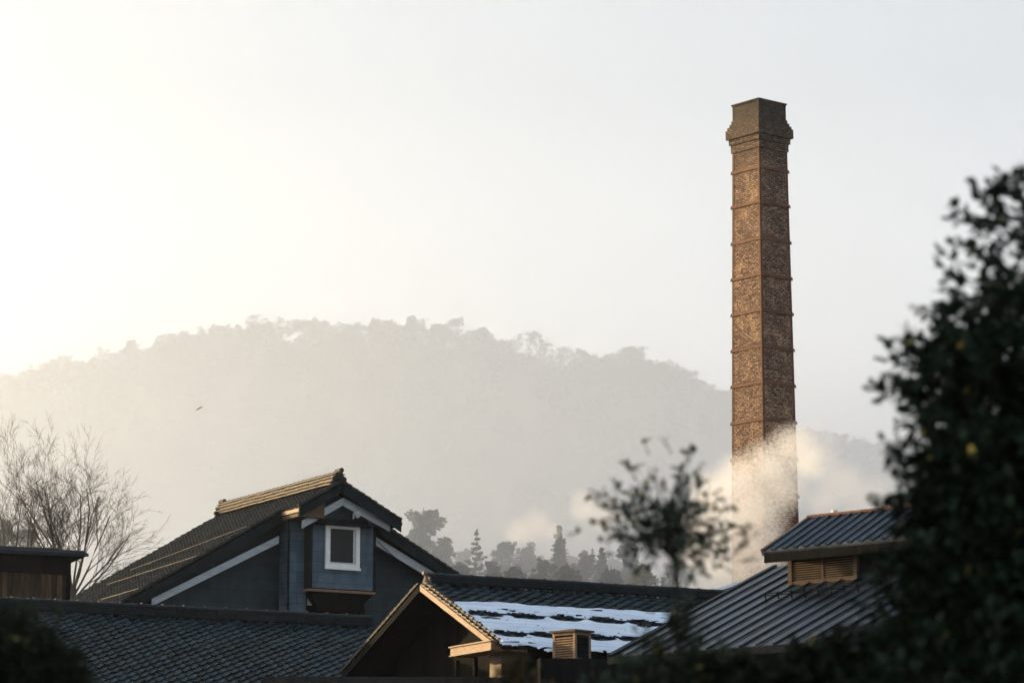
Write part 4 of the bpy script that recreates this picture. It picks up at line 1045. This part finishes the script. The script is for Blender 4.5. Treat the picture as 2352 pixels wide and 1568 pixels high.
bare_tree(165, Yb, at(160, 1345, Yb).z, at(160, 960, Yb).z, 1.0, 41, 'bare winter tree fanning thin branches between the shed and the house', 13)
bare_tree(30, Yb + 4, at(20, 1350, Yb).z, at(20, 985, Yb).z, .95, 42, 'second bare tree cut by the left edge, rising behind the shed roof', 9)

# bird
bp_ = at(457, 938, 120); mb = MB()
mb.tube([bp_ - V((.14, 0, .07)), bp_, bp_ + V((.12, 0, .07))], [.01, .035, .012], 6)
for s in (-1, 1):
    mb.prism([bp_ + V((-.03, 0, .0)), bp_ + V((.05, 0, .03)), bp_ + V((.09, s * .12, .07)), bp_ + V((.16, s * .22, .10))], V((0, 0, .008)))
tag(mb.build('bird', M['bird']), 'tiny bird gliding in front of the hazy hill', 'bird')

# ------------------------------------------------------------------ foreground foliage
def leaf(mb, p, d, n, s):
    w_ = d.cross(n).normalized(); n = w_.cross(d)
    P = [p, p + d * .3 * s + w_ * .26 * s + n * .03 * s, p + d * .7 * s + w_ * .24 * s, p + d * s, p + d * .7 * s - w_ * .24 * s, p + d * .3 * s - w_ * .26 * s + n * .03 * s]
    m_ = p + d * .5 * s - n * .05 * s
    i = len(mb.v); mb.v += P + [m_]
    for q in range(6): mb.f.append((i + q, i + (q + 1) % 6, i + 6)); mb.uv += [(0, 0)] * 3
def spray(cb, tb, c, d, n, s, r, Ln=.22):
    """a twig with leaves on it"""
    p = c; pts = [p]
    for k in range(4): d = (d + V((r.gauss(0, .15), r.gauss(0, .15), r.gauss(.04, .12)))).normalized(); p = p + d * Ln / 4; pts.append(p)
    tb.tube(pts, [.006, .005, .004, .003, .002], 3, False)
    for k in range(n):
        f = r.uniform(.1, 1) * 3.999; i = int(f); q = pts[i].lerp(pts[i + 1], f - i)
        a = V((r.gauss(0, 1), r.gauss(0, 1), r.gauss(0, .8))).normalized(); ld = (d * .8 + a).normalized()
        leaf(cb, q, ld, V((r.gauss(0, .5), r.gauss(0, .5), 1)).normalized(), s * r.uniform(.6, 1.2))
# big dark tree at the right edge: radius from its silhouette height by height
SIL = [(395, 2345), (440, 2290), (481, 2240), (559, 2215), (640, 2195), (700, 2175), (765, 2125), (830, 2100), (900, 2095), (960, 2105), (1010, 2110), (1080, 2075), (1160, 2095), (1230, 2085), (1300, 2060), (1380, 2040), (1440, 2010), (1500, 1985), (1575, 1960)]
Yt = 19.0; axis_px = 2430
root = empty('broadleaf_tree', (at(axis_px, 1200, Yt).x, Yt, 0), 'large dark out of focus broadleaf tree filling the right edge', 'tree')
r = random.Random(77); cb, tb = MB(), MB()
bx = at(axis_px, 1200, Yt).x
tb.tube([(bx, Yt, 0), (bx + .03, Yt, 2.0), (bx - .02, Yt, 3.6), (bx, Yt, at(2400, 420, Yt).z)], [.15, .11, .06, .01], 8)
def rad_at(py):
    for (a, xa), (b_, xb) in zip(SIL[:-1], SIL[1:]):
        if a <= py <= b_: return axis_px - (xa + (xb - xa) * (py - a) / (b_ - a))
    return 0 if py < 396 else 480
cnt = 0
while cnt < 3700:
    py = r.uniform(397, 1660); R_ = rad_at(py) / (FPX / (Yt * 1.02))
    dens = .17 + .55 * max(0, min(1, (py - 620) / 200)) if py < 900 else (.85 if py < 1000 else 1)
    if r.random() > dens * min(1, R_ / .8 + .1): continue
    an = r.uniform(0, 6.283); f = r.random() ** .6
    if math.cos(an) > .35: continue
    hole = noise.noise(V((math.cos(an) * 1.3 + 5, py * .011, math.sin(an) * 1.3)))
    if hole > (.10 if py < 800 else .20) and py < 1050 and f > .25: continue
    rr = R_ * (.08 + .90 * f) * (1 + .30 * noise.noise(V((math.cos(an) * 2, py * .022, 1))) + (r.random() ** 4) * .24)
    z = at(axis_px, py, Yt).z
    c = V((bx + math.cos(an) * rr - .04, Yt + math.sin(an) * rr * .9, z))
    d = V((math.cos(an), math.sin(an) * .9, r.uniform(-.1, .9))).normalized()
    spray(cb, tb, c - d * .14, d, 8, .084, r, .2)
    if r.random() < .06: tb.tube([V((bx, Yt, z - rr * .5)), c - d * .13], [.012, .005], 4, False)
    cnt += 1
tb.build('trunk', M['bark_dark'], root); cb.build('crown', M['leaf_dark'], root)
# slender young tree with a loose head of leaves before the steam
Ys = 21.5; p = at(1556, 1350, Ys); root = empty('young_tree', (p.x, Ys, 0), 'slender out of focus young tree with a loose leafy head before the steam', 'tree')
r = random.Random(5); cb, tb = MB(), MB(); top = at(1550, 1120, Ys)
tb.tube([(p.x, Ys, 0), (p.x - .01, Ys, 2.0), tuple(p), tuple(at(1548, 1230, Ys)), tuple(top)], [.035, .028, .020, .014, .006], 7)
S = FPX / (Ys * 1.02)
tips = [(1460, 1095, 1), (1400, 1150, 1), (1385, 1205, 1), (1430, 1135, 1), (1500, 1120, 2), (1525, 1150, 3), (1580, 1065, 1), (1603, 1085, 1), (1575, 1120, 2), (1545, 1140, 2), (1480, 1170, 3), (1440, 1185, 2), (1510, 1190, 4), (1550, 1180, 4), (1590, 1160, 3), (1620, 1195, 2), (1655, 1228, 2), (1695, 1213, 1), (1600, 1228, 4), (1570, 1225, 5), (1530, 1235, 5), (1490, 1222, 4), (1450, 1232, 2), (1410, 1240, 1), (1640, 1262, 2), (1560, 1262, 4), (1520, 1275, 3), (1600, 1275, 2), (1580, 1200, 4), (1540, 1208, 5), (1500, 1255, 3), (1610, 1305, 1), (1545, 1305, 2), (1480, 1200, 3), (1560, 1150, 3), (1690, 1262, 1), (1460, 1270, 1), (1570, 1240, 4), (1540, 1245, 4), (1385, 1160, 1), (1620, 1150, 1)]
for i, (x, y, k_) in enumerate(tips):
    e = at(x, y, Ys) + V((0, r.uniform(-.25, .25), 0)); u = r.uniform(.1, .75); s_ = at(1552, 1330, Ys).lerp(top, u); mid = s_.lerp(e, .5) + V((r.gauss(0, .03), 0, r.gauss(0, .03)))
    tb.tube([s_, mid, e], [.007, .005, .0025], 4, False)
    for k in range(2 + k_ * 2): spray(cb, tb, mid.lerp(e, r.uniform(.2, 1)) + V((r.gauss(0, .10), r.gauss(0, .12), r.gauss(0, .08))), ((e - s_).normalized() + V((r.gauss(0, .6), 0, r.gauss(0, .6)))).normalized(), 4, .060, r, .12)
    spray(cb, tb, e, (e - mid).normalized(), 5, .055, r, .10)
tb.build('trunk', M['bark_dark'], root); cb.build('crown', M['leaf_mid'], root)
# shrubs along the bottom
def shrub(name, pts, Y, n, s, leafm, label, cat='shrub', Ln=.2, lv_=9):
    r = random.Random(len(label)); cb, tb = MB(), MB(); cx_ = sum(q[0] for q in pts) / len(pts); bp_ = at(cx_, 1600, Y)
    root = empty(name, (bp_.x, Y, 0), label, cat, 'out of focus foreground shrubs')
    S = FPX / (Y * 1.02)
    for (x, y, rp) in pts:
        c = at(x, y, Y); rad = rp / S; m_ = max(6, int(n * (rp / 60) ** 2))
        tb.tube([(bp_.x + (c.x - bp_.x) * .3, Y, 0), tuple(c)], [.03, .008], 5, False)
        for k in range(m_):
            while True:
                q = V((r.uniform(-1, 1), r.uniform(-1, 1), r.uniform(-1, 1)))
                if q.length <= 1: break
            d = (q + Z * .4).normalized(); spray(cb, tb, c + q * rad - d * Ln * .6, d, lv_, s, r, Ln)
    tb.build('stems', M['bark_dark'], root); cb.build('foliage', M[leafm], root)
shrub('shrub', [(1560, 1600, 60), (1680, 1590, 60), (1790, 1585, 70), (1880, 1570, 70), (1960, 1550, 80), (1620, 1540, 30), (1700, 1530, 26), (1840, 1510, 30), (1930, 1490, 40), (1745, 1570, 40), (1480, 1600, 50), (1640, 1580, 50), (1870, 1560, 60), (1750, 1620, 90), (1900, 1610, 100), (1600, 1620, 80), (1990, 1500, 60), (1570, 1545, 22)], 19.5, 110, .06, 'leaf_bush', 'dark blurred shrub below the metal roof, left of the big tree')
shrub('shrub', [(1420, 1600, 60), (1370, 1590, 45), (1500, 1520, 34), (1430, 1530, 30), (1480, 1470, 20), (1540, 1420, 24), (1575, 1395, 18), (1560, 1455, 34), (1600, 1490, 34), (1520, 1490, 30), (1655, 1500, 22)], 20.5, 55, .05, 'leaf_mid', 'loose green blurred sprigs at the bottom, below the young tree', Ln=.16)
shrub('shrub', [(1175, 1560, 34), (1215, 1580, 40), (1150, 1590, 34), (1260, 1600, 30), (1190, 1520, 16), (1300, 1600, 20)], 21.5, 40, .05, 'leaf_autumn', 'brown autumn sprigs blurred at the bottom, in front of the beige wall', Ln=.14)
shrub('shrub', [(20, 1600, 150), (70, 1580, 130), (110, 1600, 110), (-60, 1560, 150), (20, 1500, 90), (80, 1520, 80)], 20.0, 120, .05, 'leaf_bush', 'rounded black shrub in the bottom left corner', Ln=.16)
shrub('shrub', [(45, 1420, 26), (80, 1410, 22), (72, 1385, 10), (25, 1430, 24), (105, 1440, 16), (60, 1455, 34), (135, 1415, 6)], 22.0, 60, .045, 'leaf_mid', 'thin leafy sprigs above the rounded shrub at bottom left', Ln=.12, lv_=5)
p = at(240, 1568, 72); mb = MB()

# ------------------------------------------------------------------ haze, valley mist and steam
def volmat(name, color, dens, aniso):
    m = bpy.data.materials.new(name); m.use_nodes = True; t = m.node_tree; t.nodes.clear()
    o = t.nodes.new('ShaderNodeOutputMaterial'); v = t.nodes.new('ShaderNodeVolumePrincipled')
    v.inputs['Color'].default_value = (*color, 1); v.inputs['Density'].default_value = dens; v.inputs['Anisotropy'].default_value = aniso
    t.links.new(v.outputs[0], o.inputs['Volume']); return m, v
hm, _ = volmat('haze_air', (.90, .95, 1.0), .00012, .82)
mb = MB(); mb.box(Frame((0, 0, 0), (1, 0, 0), (0, 1, 0)), -1500, 1500, -100, 1800, -1, 330)
tag(mb.build('haze', hm), 'pale morning haze filling the valley air', 'haze', kind='stuff')

def puffs(name, plist, dens, color, aniso, nscale, label, thr=.30, detail=5, seed=0, voxel=.22, edge=2.2, amp=2.6):
    """plist: (px, py, Y, r_px)"""
    m, v = volmat(name + '_vapour', color, 0, aniso); t = m.node_tree
    geo = t.nodes.new('ShaderNodeNewGeometry')
    acc = None
    bm = bmesh.new()
    for (px, py, Y, rp) in plist:
        c = at(px, py, Y); rad = rp / (FPX / (Y * 1.02))
        b_ = bmesh.ops.create_icosphere(bm, subdivisions=2, radius=rad * 1.16)
        for q in b_['verts']: q.co += c
        d = t.nodes.new('ShaderNodeVectorMath'); d.operation = 'DISTANCE'; d.inputs[1].default_value = c; t.links.new(geo.outputs['Position'], d.inputs[0])
        k = t.nodes.new('ShaderNodeMath'); k.operation = 'MULTIPLY_ADD'; k.inputs[1].default_value = -1 / rad; k.inputs[2].default_value = 1.0; t.links.new(d.outputs['Value'], k.inputs[0])
        if acc is None: acc = k.outputs[0]
        else:
            s = t.nodes.new('ShaderNodeMath'); s.operation = 'SMOOTH_MAX'; s.inputs[2].default_value = .25; t.links.new(acc, s.inputs[0]); t.links.new(k.outputs[0], s.inputs[1]); acc = s.outputs[0]
    off = t.nodes.new('ShaderNodeVectorMath'); off.operation = 'ADD'; off.inputs[1].default_value = (seed, 0, 0); t.links.new(geo.outputs['Position'], off.inputs[0])
    n = t.nodes.new('ShaderNodeTexNoise'); n.inputs['Scale'].default_value = nscale; n.inputs['Detail'].default_value = detail; n.inputs['Roughness'].default_value = .58; n.inputs['Distortion'].default_value = .6
    t.links.new(off.outputs[0], n.inputs['Vector'])
    # density = clamp((shape + (noise-.5)*a - thr) * edge) * dens
    a = t.nodes.new('ShaderNodeMath'); a.operation = 'MULTIPLY_ADD'; a.inputs[1].default_value = amp; a.inputs[2].default_value = -amp / 2 - thr; t.links.new(n.outputs['Fac'], a.inputs[0])
    b2 = t.nodes.new('ShaderNodeMath'); b2.operation = 'ADD'; t.links.new(a.outputs[0], b2.inputs[0]); t.links.new(acc, b2.inputs[1])
    c2_ = t.nodes.new('ShaderNodeMath'); c2_.operation = 'MULTIPLY'; c2_.use_clamp = True; c2_.inputs[1].default_value = edge; t.links.new(b2.outputs[0], c2_.inputs[0])
    e_ = t.nodes.new('ShaderNodeMath'); e_.operation = 'MULTIPLY'; e_.inputs[1].default_value = dens; t.links.new(c2_.outputs[0], e_.inputs[0])
    t.links.new(e_.outputs[0], v.inputs['Density'])
    me = bpy.data.meshes.new(name); bm.to_mesh(me); bm.free(); me.materials.append(m)
    o = bpy.data.objects.new(name, me); col.objects.link(o)
    rm = o.modifiers.new('remesh', 'REMESH'); rm.mode = 'VOXEL'; rm.voxel_size = voxel
    m.cycles.volume_step_rate = .35
    return tag(o, label, 'steam', kind='stuff')
puffs('steam', [(1775, 1085, 106.5, 80), (1820, 1025, 106.8, 56), (1800, 1120, 106.8, 60), (1705, 1110, 106.5, 74), (1650, 1145, 106, 70), (1735, 1160, 106.5, 84), (1690, 1205, 106, 84), (1615, 1200, 106, 60), (1720, 1250, 106, 70), (1770, 1235, 106, 44),
                (1665, 1270, 106, 66), (1700, 1315, 106, 66), (1600, 1285, 105.5, 52), (1570, 1325, 105.5, 46), (1640, 1325, 106, 64), (1750, 1290, 106, 62), (1610, 1240, 106, 50), (1560, 1290, 105.5, 30), (1855, 1060, 107.5, 46), (1590, 1335, 105, 50)],
      1.0, (.99, .99, .995), .0, 8.0, 'thick white steam billowing around the foot of the brick chimney', thr=.02, edge=1.5, detail=3, amp=3.0)
puffs('steam', [(1880, 1060, 116, 70), (1860, 1010, 116, 42), (1940, 1110, 117, 75), (1890, 1150, 116, 60), (2020, 1140, 118, 75), (1975, 1180, 118, 60), (2090, 1170, 118, 60)],
      .28, (.95, .96, .98), .2, .07, 'thin pale steam drifting off to the right behind the chimney', edge=1.2, thr=.18, seed=9, voxel=.35)
puffs('steam', [(1195, 1222, 135, 46), (1235, 1205, 135, 46), (1270, 1225, 135, 36), (1340, 1160, 136, 45), (1390, 1180, 136, 45)],
      .35, (.98, .97, .96), .2, .6, 'faint wisp of steam over the hazy trees in the middle', thr=.22, seed=19, voxel=.5)

mist, mv = volmat('mist_air', (.69, .755, .865), .0032, .83)
t = mist.node_tree; geo = t.nodes.new('ShaderNodeNewGeometry'); sp = t.nodes.new('ShaderNodeSeparateXYZ'); t.links.new(geo.outputs['Position'], sp.inputs[0])
mb = MB(); mb.box(Frame((0, 0, 0), (1, 0, 0), (0, 1, 0)), -330, 380, 128, 930, .2, 190)
mm = mb.build('mist', mist); tag(mm, 'bank of morning mist lying between the roofs and the hill', 'mist', kind='stuff')
cr = t.nodes.new('ShaderNodeValToRGB'); dv = t.nodes.new('ShaderNodeMath'); dv.operation = 'DIVIDE'; dv.inputs[1].default_value = 190
t.links.new(sp.outputs['Z'], dv.inputs[0]); t.links.new(dv.outputs[0], cr.inputs[0])
for q in (.12, .2, .5): cr.color_ramp.elements.new(q)
for e_, (p_, v_) in zip(cr.color_ramp.elements, ((.075, 1.0), (.11, .5), (.19, .22), (.45, .085), (.8, .0))): e_.position = p_; e_.color = (v_, v_, v_, 1)
ml = t.nodes.new('ShaderNodeMath'); ml.operation = 'MULTIPLY'; ml.inputs[1].default_value = .0185
t.links.new(cr.outputs[0], ml.inputs[0]); t.links.new(ml.outputs[0], mv.inputs['Density'])
